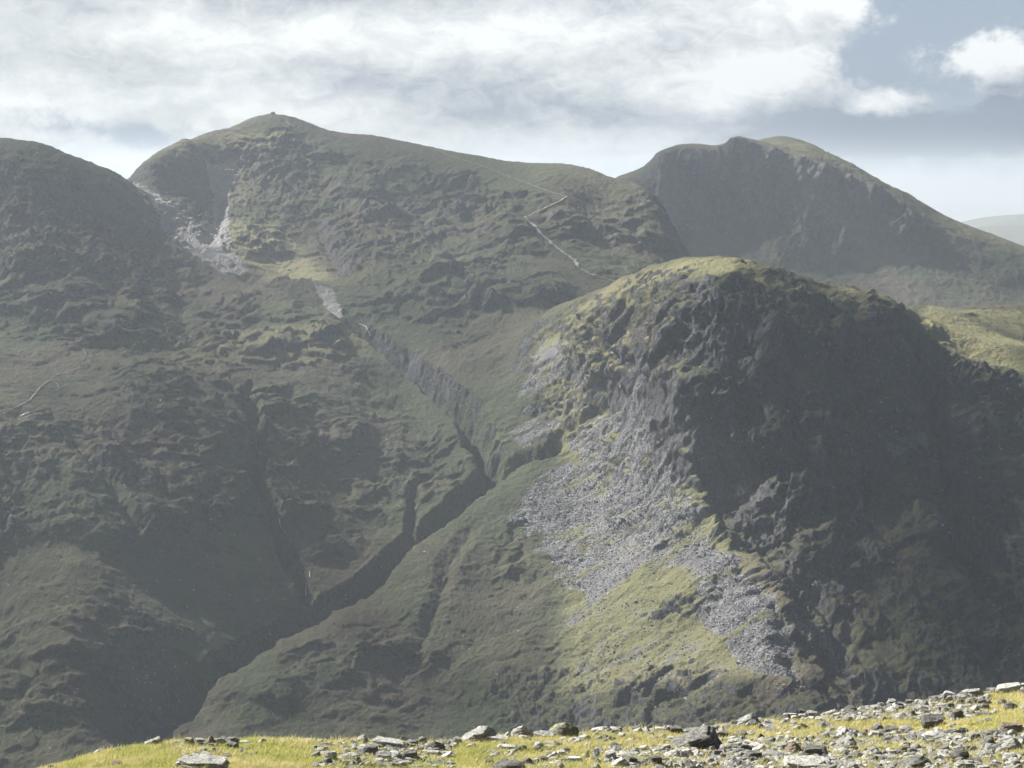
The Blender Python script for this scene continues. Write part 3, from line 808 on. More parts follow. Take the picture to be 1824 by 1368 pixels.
def ribbon(name, pts, widths, mat, lift=.7, seed=0, label=None):
    """a worn strip lying on the slope; pts in pixels, widths in metres"""
    p = np.array(pts, float); seg = np.hypot(*np.diff(p, axis=0).T); t = np.concatenate([[0], np.cumsum(seg)])
    tt = np.arange(0, t[-1], 1.0)
    us = np.interp(tt, t, p[:, 0]); vs = np.interp(tt, t, p[:, 1]); ww = np.interp(tt, t, np.broadcast_to(widths, len(p)))
    us = us + 1.6 * pn(tt / 9.0, tt * 0 + seed, seed); vs = vs + .8 * pn(tt / 9.0, tt * 0 + seed + 5, seed)
    Q = [surf(u_, v_) for u_, v_ in zip(us, vs)]
    ok = [i for i, q_ in enumerate(Q) if q_ is not None]
    if len(ok) < 3: return None
    Q = np.array([Q[i] for i in ok]); ww = ww[ok]
    for _ in range(5): Q[1:-1] = (Q[:-2] + Q[1:-1] * 2 + Q[2:]) / 4
    d = np.gradient(Q, axis=0); side = np.stack([d[:, 1], -d[:, 0], d[:, 0] * 0], -1)
    side /= np.linalg.norm(side, axis=1)[:, None] + 1e-6
    k = np.arange(len(Q))
    ww = ww * .8
    wl = ww * (.5 + .42 * pn(k / 2.3, k * 0 + .3, seed + 1)); wr = ww * (.5 + .42 * pn(k / 2.1, k * 0 + .7, seed + 2))
    up_ = np.array([0, -.25, 1.0]) * lift
    # width across the slope is tilted up along the hillside so it lies in the face
    tilt = np.array([0, .55, .40])
    along = np.abs(side[:, :1]) * side + (1 - np.abs(side[:, :1])) * tilt * np.sign(side[:, 1:2] + 1e-3)
    L = Q + along * wl[:, None] + up_; Rr = Q - along * wr[:, None] + up_; M = Q + up_ * 1.3
    o = grid_mesh(name, np.stack([L, M, Rr], 0), mat)
    o['kind'] = 'structure'
    return o

def simple_mat(name, c0, c1, scale, rough=.9):
    m, n, b = new_mat(name)
    pos = n.n.new('ShaderNodeNewGeometry').outputs['Position']
    n.l.new(n.mix(n.mr(n.noise(pos, scale, 4, .65), .35, .65), c0, c1), b.inputs['Base Color'])
    b.inputs['Roughness'].default_value = rough
    return m
MAT_PATH = simple_mat('worn_path', (.15, .145, .135), (.34, .33, .305), 1 / 4.0)
MAT_WATER = simple_mat('white_water', (.45, .48, .50), (.85, .87, .88), 1 / 2.0, .35)
ribbon('path', [(775, 266), (800, 278), (830, 287), (870, 300), (905, 315), (935, 325), (960, 335), (985, 344), (1011, 350), (990, 362), (960, 376), (934, 388)],
       [1.6, 2, 1.8, 2, 2.4, 2.6, 3, 3, 3.4, 3.0, 3.0, 3.6], MAT_PATH, seed=11)
ribbon('path', [(934, 388), (950, 400), (965, 418), (985, 436), (1006, 452), (1022, 462), (1030, 475), (1046, 486), (1070, 495), (1098, 501)],
       [3.6, 5, 6, 6.5, 5, 7, 6, 4.5, 3.6, 3.2], MAT_PATH, seed=12)
ribbon('path', [(0, 733), (30, 726), (52, 714), (62, 702), (74, 688), (90, 677)], [1.0, 1.2, 1.4, 1.5, 1.5, 1.2], MAT_PATH, seed=13)
ribbon('path', [(90, 677), (101, 684), (107, 694)], [1.1, 1.2, 1.0], MAT_PATH, seed=14)
ribbon('path', [(100, 668), (125, 660), (160, 653)], [1.2, 1.5, 1.2], MAT_PATH, seed=15)
ribbon('path', [(148, 620), (153, 632), (146, 642)], [.9, 1.0, .9], MAT_PATH, seed=16)
ribbon('path', [(508, 214), (515, 222), (530, 228)], [2, 3, 3], MAT_PATH, seed=18)
ribbon('stream', [(640, 577), (652, 582), (655, 590), (661, 600)], [2, 2.6, 2.4, 2], MAT_WATER, seed=21)
ribbon('stream', [(551, 1018), (552, 1034)], [.8, .8], MAT_WATER, seed=22)
ribbon('stream', [(546, 1040), (544, 1062)], [1.0, .8], MAT_WATER, seed=23)
ribbon('stream', [(497, 925), (500, 940), (510, 952)], [.6, .7, .6], MAT_WATER, seed=24)
ribbon('stream', [(36, 742), (44, 738), (52, 735)], [1.5, 2, 1.2], MAT_WATER, seed=25)
ribbon('pond', [(392, 616), (400, 616), (411, 616)], [2.0, 3.0, 2.0], MAT_WATER, seed=26)

# ------------------------------------------------------------------ boulders lying on the screes and slopes (far too many to count)
rng = np.random.default_rng(5)
CUBE = np.array([[-1, -1, -1], [1, -1, -1], [1, 1, -1], [-1, 1, -1], [-1, -1, 1], [1, -1, 1], [1, 1, 1], [-1, 1, 1]], float) * .5
CF = np.array([[0, 2, 1], [0, 3, 2], [4, 5, 6], [4, 6, 7], [0, 1, 5], [0, 5, 4], [1, 2, 6], [1, 6, 5], [2, 3, 7], [2, 7, 6], [3, 0, 4], [3, 4, 7]])
def blocks(name, pos, size, mat, kind='stuff'):
    n = len(pos)
    V = CUBE[None] * (1 + rng.uniform(-.35, .35, (n, 8, 3)))
    V = V * (size[:, None, None] * rng.uniform(.6, 1.25, (n, 1, 3)))
    a = rng.uniform(0, 6.28, n); b = rng.uniform(-.6, .6, n)
    ca, sa, cb, sb = np.cos(a), np.sin(a), np.cos(b), np.sin(b)
    x = V[..., 0] * ca[:, None] - V[..., 1] * sa[:, None]; y = V[..., 0] * sa[:, None] + V[..., 1] * ca[:, None]; z = V[..., 2]
    y, z = y * cb[:, None] - z * sb[:, None], y * sb[:, None] + z * cb[:, None]
    V = np.stack([x, y, z], -1) + pos[:, None]
    Fc = CF[None] + (np.arange(n) * 8)[:, None, None]
    o = tri_mesh(name, V.reshape(-1, 3), Fc.reshape(-1, 3), mat)
    o['kind'] = kind
    return o
MAT_BLK, nb_, bb_ = new_mat('scree_stone')
gi = nb_.n.new('ShaderNodeNewGeometry')
nb_.l.new(nb_.mix(gi.outputs['Random Per Island'], (.12, .119, .125), (.29, .285, .295)), bb_.inputs['Base Color'])
bb_.inputs['Roughness'].default_value = .7
vis = (PU > -60) & (PU < 1884) & (PV < 1420)
sm = (scree.ravel() * (1 + .7 * sgn.ravel())) ** 1.5 * vis * (east_v := (PF[:, 1] < 2420) & (PF[:, 0] > -40)) * np.clip(.6 + fbm(S, T, 14, 3, .6, 700).ravel(), .05, 2)
k = rng.choice(len(sm), 17000, p=sm / sm.sum())
jit = rng.uniform(-.7, .7, (17000, 3))
lowr = sstep(PF[k, 2], 640, 500)
blocks('scree', PF[k] + jit * [1, 1, .2], (.35 + rng.exponential(.20, 17000)) * (.7 + .75 * lowr), MAT_BLK)
sm2 = (scree.ravel() * (~east_v) * vis) + 0.0
k = rng.choice(len(sm2), 1500, p=sm2 / sm2.sum())
blocks('scree', PF[k], rng.uniform(.5, 1.2, 1500), MAT_BLK)
sm3 = vis * np.clip(fbm(S, T, 60, 3, .6, 710).ravel() + .15 + .4 * rockness.ravel(), 0, 1) ** 2
k = rng.choice(len(sm3), 3200, p=sm3 / sm3.sum())
blocks('scattered_boulders', PF[k], .6 + rng.exponential(.5, 3200), MAT_BLK)

# ------------------------------------------------------------------ summit shelter on the highest peak
MAT_DRY = simple_mat('dry_stone', (.07, .068, .065), (.16, .155, .15), 1.2)
ia = np.argmin(np.where(np.abs(PU - 487) < 2.5, PV, 1e9))
st = PF[ia]
root = bpy.data.objects.new('summit_shelter', None); COL.objects.link(root); root.location = (float(st[0]), float(st[1]), float(st[2]) - .8)
tag(root, 'squat drystone shelter standing on the top of the highest peak', 'shelter')
def drum(name, r0, r1, h, z0, n, seed, x=0, y=0):
    hs = 7; th_ = np.linspace(0, 2 * math.pi, n, endpoint=False)
    R_ = []
    for i in range(hs):
        f = i / (hs - 1); r = r0 + (r1 - r0) * f
        jt = 1 + .07 * pn(th_ * 5 + i * 3.1, th_ * 0 + seed + i * 2.7, seed)
        zt = z0 + h * f + (.35 * pn(th_ * 3, th_ * 0 + seed, seed) if i == hs - 1 else 0)
        R_.append(np.stack([x + np.cos(th_) * r * jt, y + np.sin(th_) * r * jt, zt + th_ * 0], -1))
    V = np.concatenate(R_ + [np.array([[x, y, z0 + h]])]); Fc = []
    for i in range(hs - 1):
        for j in range(n):
            a = i * n + j; b_ = i * n + (j + 1) % n
            Fc += [(a, b_, b_ + n), (a, b_ + n, a + n)]
    for j in range(n): Fc.append(((hs - 1) * n + j, (hs - 1) * n + (j + 1) % n, hs * n))
    o = tri_mesh(name, V, np.array(Fc), MAT_DRY); o.parent = root
    return o
drum('wall', 3.5, 3.2, 2.5, 0, 28, 3)
drum('parapet', 1.0, .8, 1.0, 2.3, 14, 4, -1.9)
drum('parapet', 1.1, .8, .9, 2.3, 14, 6, 1.8)
drum('pillar', .3, .22, 2.0, 2.3, 8, 5, .3)

# ------------------------------------------------------------------ foreground ridge and the hillside below it: one ground sheet
CREST = [(-300, 1470), (-100, 1420), (0, 1395), (60, 1376), (120, 1362), (200, 1343), (260, 1334), (300, 1327), (420, 1329), (470, 1323), (600, 1323), (800, 1324), (900, 1316), (1000, 1312), (1060, 1303),
         (1150, 1300), (1240, 1304), (1340, 1291), (1400, 1282), (1480, 1276), (1550, 1264), (1620, 1257), (1700, 1245), (1760, 1237), (1824, 1226), (1950, 1205), (2200, 1180)]
cu = np.array([c[0] for c in CREST], float); cv = np.array([c[1] for c in CREST], float)
caz, csl = pdir(cu, cv)
cd = 29 + 9 * np.clip(cu, -300, 2200) / 1824.0
cd = np.clip(cd, 27.5, 42)
czr = csl * cd
def crest_at(a):
    d = np.interp(a, caz, cd); z = np.interp(a, caz, czr)
    return d, z
def fg_z(a, y):
    """height relative to the camera"""
    dc, zc = crest_at(a)
    x = a * y
    inner = zc + .14 * (dc - y)
    t = np.maximum(y - dc, 0)
    outer = zc - (.14 * t + .5 * np.maximum(t - .0, 0) ** 2 / (t + 1.2))
    z = np.where(y < dc, inner, outer)
    # towards the camera it climbs to the feet of whoever took the picture
    z24 = zc + .14 * (dc - 24.0)
    z = np.where(y < 24, z24 + (24 - y) * ((-1.62 - z24) / 24.0), z)
    near = np.clip((60 - y) / 20, 0, 1)
    z = z + near * (.22 * fbm(x, y, 3.2, 3, .5, 800) * sstep(y, 5, 24) * (1 - .6 * np.exp(-((y - dc) / 1.5) ** 2)) + .05 * fbm(x, y, .7, 3, .6, 805) + .022 * fbm(x, y, .16, 2, .6, 808))
    # valley side, then the valley floor up to the foot of the mountains
    zt = -640 + 3 * fbm(x, y, 90, 3, .5, 812)
    z = np.where(y > 45, np.maximum(z, zt) + sstep(y, 60, 200) * 3.5 * fbm(x, y, 30, 4, .55, 815) * (z > zt), z)
    # small spur lower down on the left
    ab, _ = pdir(-45, 1340)
    z = z + 8.6 * np.exp(-((a - float(ab)) / .022) ** 2 - ((y - 60) / 9) ** 2)
    return z
fr = np.concatenate([np.linspace(.0, 24, 40)[:-1], np.arange(24, 33, .035), np.arange(33, 42, .05), 42 * np.exp(np.linspace(0, math.log(1900 / 42.), 170))])
fcol = np.linspace(-.62, .62, 1000)
fy_, fa_ = np.meshgrid(fr, fcol, indexing='ij')
fz_ = fg_z(fa_, fy_)
fx_ = fa_ * np.maximum(fy_, 3.0)
# keep the far part beneath the modelled mountains
MAT_FG, n, b = new_mat('turf_ground')
pos = n.n.new('ShaderNodeNewGeometry').outputs['Position']
n1 = n.noise(pos, 1.1, 5, .6); n2 = n.noise(pos, 9, 4, .7); n3 = n.noise(pos, 45, 3, .7); n4 = n.noise(n.mapping(pos, loc=(40, 3, 0)), .55, 4, .6)
c = n.mix(n.mr(n1, .38, .62), (.36, .34, .13), (.46, .39, .21))
c = n.mix(n.mul(n.mr(n4, .50, .62), .8), c, (.32, .34, .07))
c = n.mix(n.mr(n2, .62, .40, 0, .7), c, (.13, .12, .045))
c = n.mix(n.mul(n.mr(n3, .5, .7), .5), c, (.60, .52, .28))
far = n.mr(n.sep(pos)[1], 60, 220)
c = n.mix(far, c, n.mix(n.mr(n.noise(pos, 1 / 40.0, 5, .6), .4, .6), (.045, .06, .024), (.09, .085, .04)))
n.l.new(c, b.inputs['Base Color'])
n.l.new(n.bump(n.add(n2, n.mul(n3, .4)), .9, .05), b.inputs['Normal'])
gnd = grid_mesh('ground', np.stack([fx_, fy_, fz_ + H], -1), MAT_FG)
gnd['kind'] = 'structure'
yy, xx = np.meshgrid(np.linspace(-600, 16200, 120), np.linspace(-7200, 7200, 100), indexing='ij')
o = grid_mesh('ground', np.stack([xx, yy, 232 + 3 * fbm(xx, yy, 900, 2, .5, 7)], -1), simple_mat('valley_ground', (.045, .06, .024), (.09, .085, .04), 1 / 120.0))
o['kind'] = 'structure'

yr_fg = np.arange(24.0, 46, .02)
def fg_hit(u, v):
    a, s_ = pdir(u, v); a = float(a); s_ = float(s_)
    z = fg_z(np.full(len(yr_fg), a), yr_fg)
    k = np.nonzero(s_ * yr_fg <= z)[0]
    if len(k) == 0: # just above the crest: take the crest
        y = float(crest_at(a)[0])
    else: y = yr_fg[k[0]]
    return a * y, y, float(fg_z(np.array([a]), np.array([y]))[0]) + H

# ------------------------------------------------------------------ foreground rocks
def ico(sub):
    t = (1 + 5 ** .5) / 2
    V = [(-1, t, 0), (1, t, 0), (-1, -t, 0), (1, -t, 0), (0, -1, t), (0, 1, t), (0, -1, -t), (0, 1, -t), (t, 0, -1), (t, 0, 1), (-t, 0, -1), (-t, 0, 1)]
    V = [np.array(v) / np.linalg.norm(v) for v in V]
    Fc = [(0, 11, 5), (0, 5, 1), (0, 1, 7), (0, 7, 10), (0, 10, 11), (1, 5, 9), (5, 11, 4), (11, 10, 2), (10, 7, 6), (7, 1, 8), (3, 9, 4), (3, 4, 2), (3, 2, 6), (3, 6, 8), (3, 8, 9), (4, 9, 5), (2, 4, 11), (6, 2, 10), (8, 6, 7), (9, 8, 1)]
    for _ in range(sub):
        mid = {}; nf = []
        def mp(a, b):
            k = (min(a, b), max(a, b))
            if k not in mid:
                m_ = V[a] + V[b]; V.append(m_ / np.linalg.norm(m_)); mid[k] = len(V) - 1
            return mid[k]
        for a, b_, c_ in Fc:
            x, y, z = mp(a, b_), mp(b_, c_), mp(c_, a)
            nf += [(a, x, z), (b_, y, x), (c_, z, y), (x, y, z)]
        Fc = nf
    return np.array(V), np.array(Fc)
ICO = {k: ico(k) for k in (2, 3, 4)}
def noise3(V, lam, seed, o=3):
    return (fbm(V[:, 0] + .7 * V[:, 2], V[:, 1] - .4 * V[:, 2], lam, o, .55, seed) + fbm(V[:, 2] + .3 * V[:, 0], V[:, 1] + .6 * V[:, 0], lam, o, .55, seed + 9)) * .7
def rock_shape(kind, seed, sub):
    """unit rock: x, y in about -.5...5, z from -.35 to .65"""
    r = np.random.default_rng(seed)
    V, Fc = ICO[sub]; V = V.copy() * (1 + .15 * r.standard_normal())
    V = V / np.linalg.norm(V, axis=1)[:, None]
    planes = []
    def pl(nx_, ny_, nz_, d):
        v = np.array([nx_, ny_, nz_], float) + r.normal(0, .10, 3); planes.append((v / np.linalg.norm(v), d * r.uniform(.9, 1.1)))
    if kind == 'block':
        for q_ in ((1, 0, .1), (-1, .1, .1), (0, 1, .1), (.1, -1, .15), (.1, 0, 1)): pl(*q_, .62)
        for _ in range(4): pl(*r.normal(0, 1, 3), .8)
    elif kind == 'slab':
        pl(.05, -.1, 1, .5); pl(1, 0, .2, .8); pl(-1, .2, .2, .8); pl(.3, -1, .1, .68); pl(-.5, -1, .1, .75); pl(0, 1, 0, .7)
        for _ in range(3): pl(*r.normal(0, 1, 3), .85)
    elif kind == 'wedge':
        pl(-.75, -.1, 1, .42); pl(1, -.1, .35, .62); pl(0, -1, .2, .55); pl(0, 1, .2, .6); pl(-.3, -.6, .9, .58)
        for _ in range(3): pl(*r.normal(0, 1, 3), .85)
    elif kind == 'peak':
        for q_ in ((1.1, -.3, .8), (-1.1, -.3, .8), (.1, -1, .55), (0, 1, .7), (-.6, -.9, .7)): pl(*q_, .50)
        for _ in range(3): pl(*r.normal(0, 1, 3), .88)
    else:  # round
        for _ in range(9): pl(*r.normal(0, 1, 3), .84)
    for nrm, d in planes:
        h = V @ nrm - d
        V = V - np.clip(h, 0, None)[:, None] * nrm[None] * .97
    nl_ = V / (np.linalg.norm(V, axis=1)[:, None] + 1e-6)
    off = r.uniform(0, 50, 3)
    V = V + nl_ * (noise3(V + off, .8, seed) * .15 + noise3(V + off, .28, seed + 40) * .075)[:, None]
    if sub >= 3:
        tl = r.uniform(-.5, .5, 2)
        band = V[:, 2] + tl[0] * V[:, 0] + tl[1] * V[:, 1]
        V = V + nl_ * (.045 * np.sign(pn(band * 7 + off[0], V[:, 0] * 1.2, seed + 3)) * np.abs(pn(band * 7 + off[0], V[:, 0] * 1.2, seed + 3)) ** .6)[:, None]
        V = V + nl_ * (noise3(V + off, .11, seed + 60, 2) * .022)[:, None]
    lo, hi = V.min(0), V.max(0)
    V = (V - lo) / (hi - lo) - np.array([.5, .5, .3])
    return V, Fc

def rock_mat(name, base, light, darkc, moss=0.0):
    m, n, b = new_mat(name)
    tcx = n.n.new('ShaderNodeTexCoord'); geo = n.n.new('ShaderNodeNewGeometry'); oi = n.n.new('ShaderNodeObjectInfo')
    pos = geo.outputs['Position']
    a1 = n.noise(pos, 7, 5, .65, .4); a2 = n.noise(pos, 30, 5, .72); a3 = n.noise(n.mapping(pos, sc=(1, 1, 3.2), rot=(.4, .5, .2)), 16, 5, .7, .8)
    c = n.mix(n.mr(a1, .38, .62), base, light)
    c = n.mix(n.mul(n.mr(a3, .50, .60), .85), c, darkc)
    c = n.mix(n.mul(n.mr(a2, .52, .66), .65), c, (light[0] * 1.25, light[1] * 1.25, light[2] * 1.2))
    c = n.mix(n.mul(n.mr(n.noise(pos, 70, 2, .6), .56, .66), .5), c, darkc)
    c = n.mix(n.mul(oi.outputs['Random'], .45), c, (base[0] * .62, base[1] * .62, base[2] * .62))
    if moss:
        nz_ = n.sep(geo.outputs['Normal'])[2]
        mm = n.mul(n.mr(n.add(n.mul(nz_, .35), n.mul(n.sub(a1, .5), 2.6)), .34, .46), moss)
        c = n.mix(n.mul(mm, .8), c, (.34, .33, .05))
    n.l.new(c, b.inputs['Base Color'])
    b.inputs['Roughness'].default_value = .78
    hh = n.add(n.mul(a2, .5), n.add(a3, n.mul(n.noise(pos, 110, 3, .7), .25)))
    n.l.new(n.bump(hh, .85, .035), b.inputs['Normal'])
    return m
RM = {
    'g': rock_mat('grey_rock', (.27, .27, .25), (.46, .455, .42), (.055, .055, .052)),
    'd': rock_mat('dark_rock', (.11, .11, .10), (.25, .245, .225), (.03, .03, .03)),
    'p': rock_mat('pale_rock', (.42, .415, .385), (.62, .61, .57), (.12, .12, .11)),
    'b': rock_mat('brown_rock', (.20, .155, .11), (.34, .27, .20), (.07, .05, .04)),
    'm': rock_mat('mossy_rock', (.18, .18, .16), (.32, .31, .27), (.06, .06, .05), 1.0),
    'w': rock_mat('white_rock', (.55, .56, .55), (.75, .75, .74), (.30, .30, .29)),
}
NAMES = {'slab': 'rock', 'block': 'rock', 'wedge': 'rock', 'peak': 'rock', 'round': 'boulder'}
taken = []
_rk = [0]
def add_rock(u, v, wpx, hpx, kind, mat, label, tilt=0, group=None, mesh=None):
    """u: centre, v: bottom of the rock in the photograph's pixels"""
    _rk[0] += 1; sd = 1000 + _rk[0] * 7
    x, y, z = fg_hit(u, v)
    sc_ = y / F
    wx = wpx * sc_; hz = hpx * sc_ * 1.02
    dy_ = wx * {'slab': .62, 'block': .75, 'wedge': .62, 'peak': .75, 'round': .9}[kind]
    # the camera looks down about 17 degrees: part of the apparent height is the top face
    hz = max(hz - dy_ * .10, hz * .62)
    if mesh is None:
        V, Fc = rock_shape(kind, sd, 4 if wpx > 34 else 3)
        m_ = tri_mesh(NAMES[kind], V, Fc, RM[mat], smooth=True)
        o = m_
    else:
        o = mesh.copy(); COL.objects.link(o)
    rr_ = random.Random(sd)
    o.location = (x, y + dy_ * .42, z - hz * .02)
    o.scale = (wx * 1.04, dy_, hz * 1.42)
    o.rotation_euler = (rr_.uniform(-.12, .12), -rad(tilt), rr_.uniform(-.38, .38) if kind in ('block', 'round') else rr_.uniform(-.12, .12))
    tag(o, label, 'boulder' if NAMES[kind] == 'boulder' else 'rock', group)
    taken.append((x, y + dy_ * .4, wx * .5, dy_ * .5))
    return o
exec_rocks = True
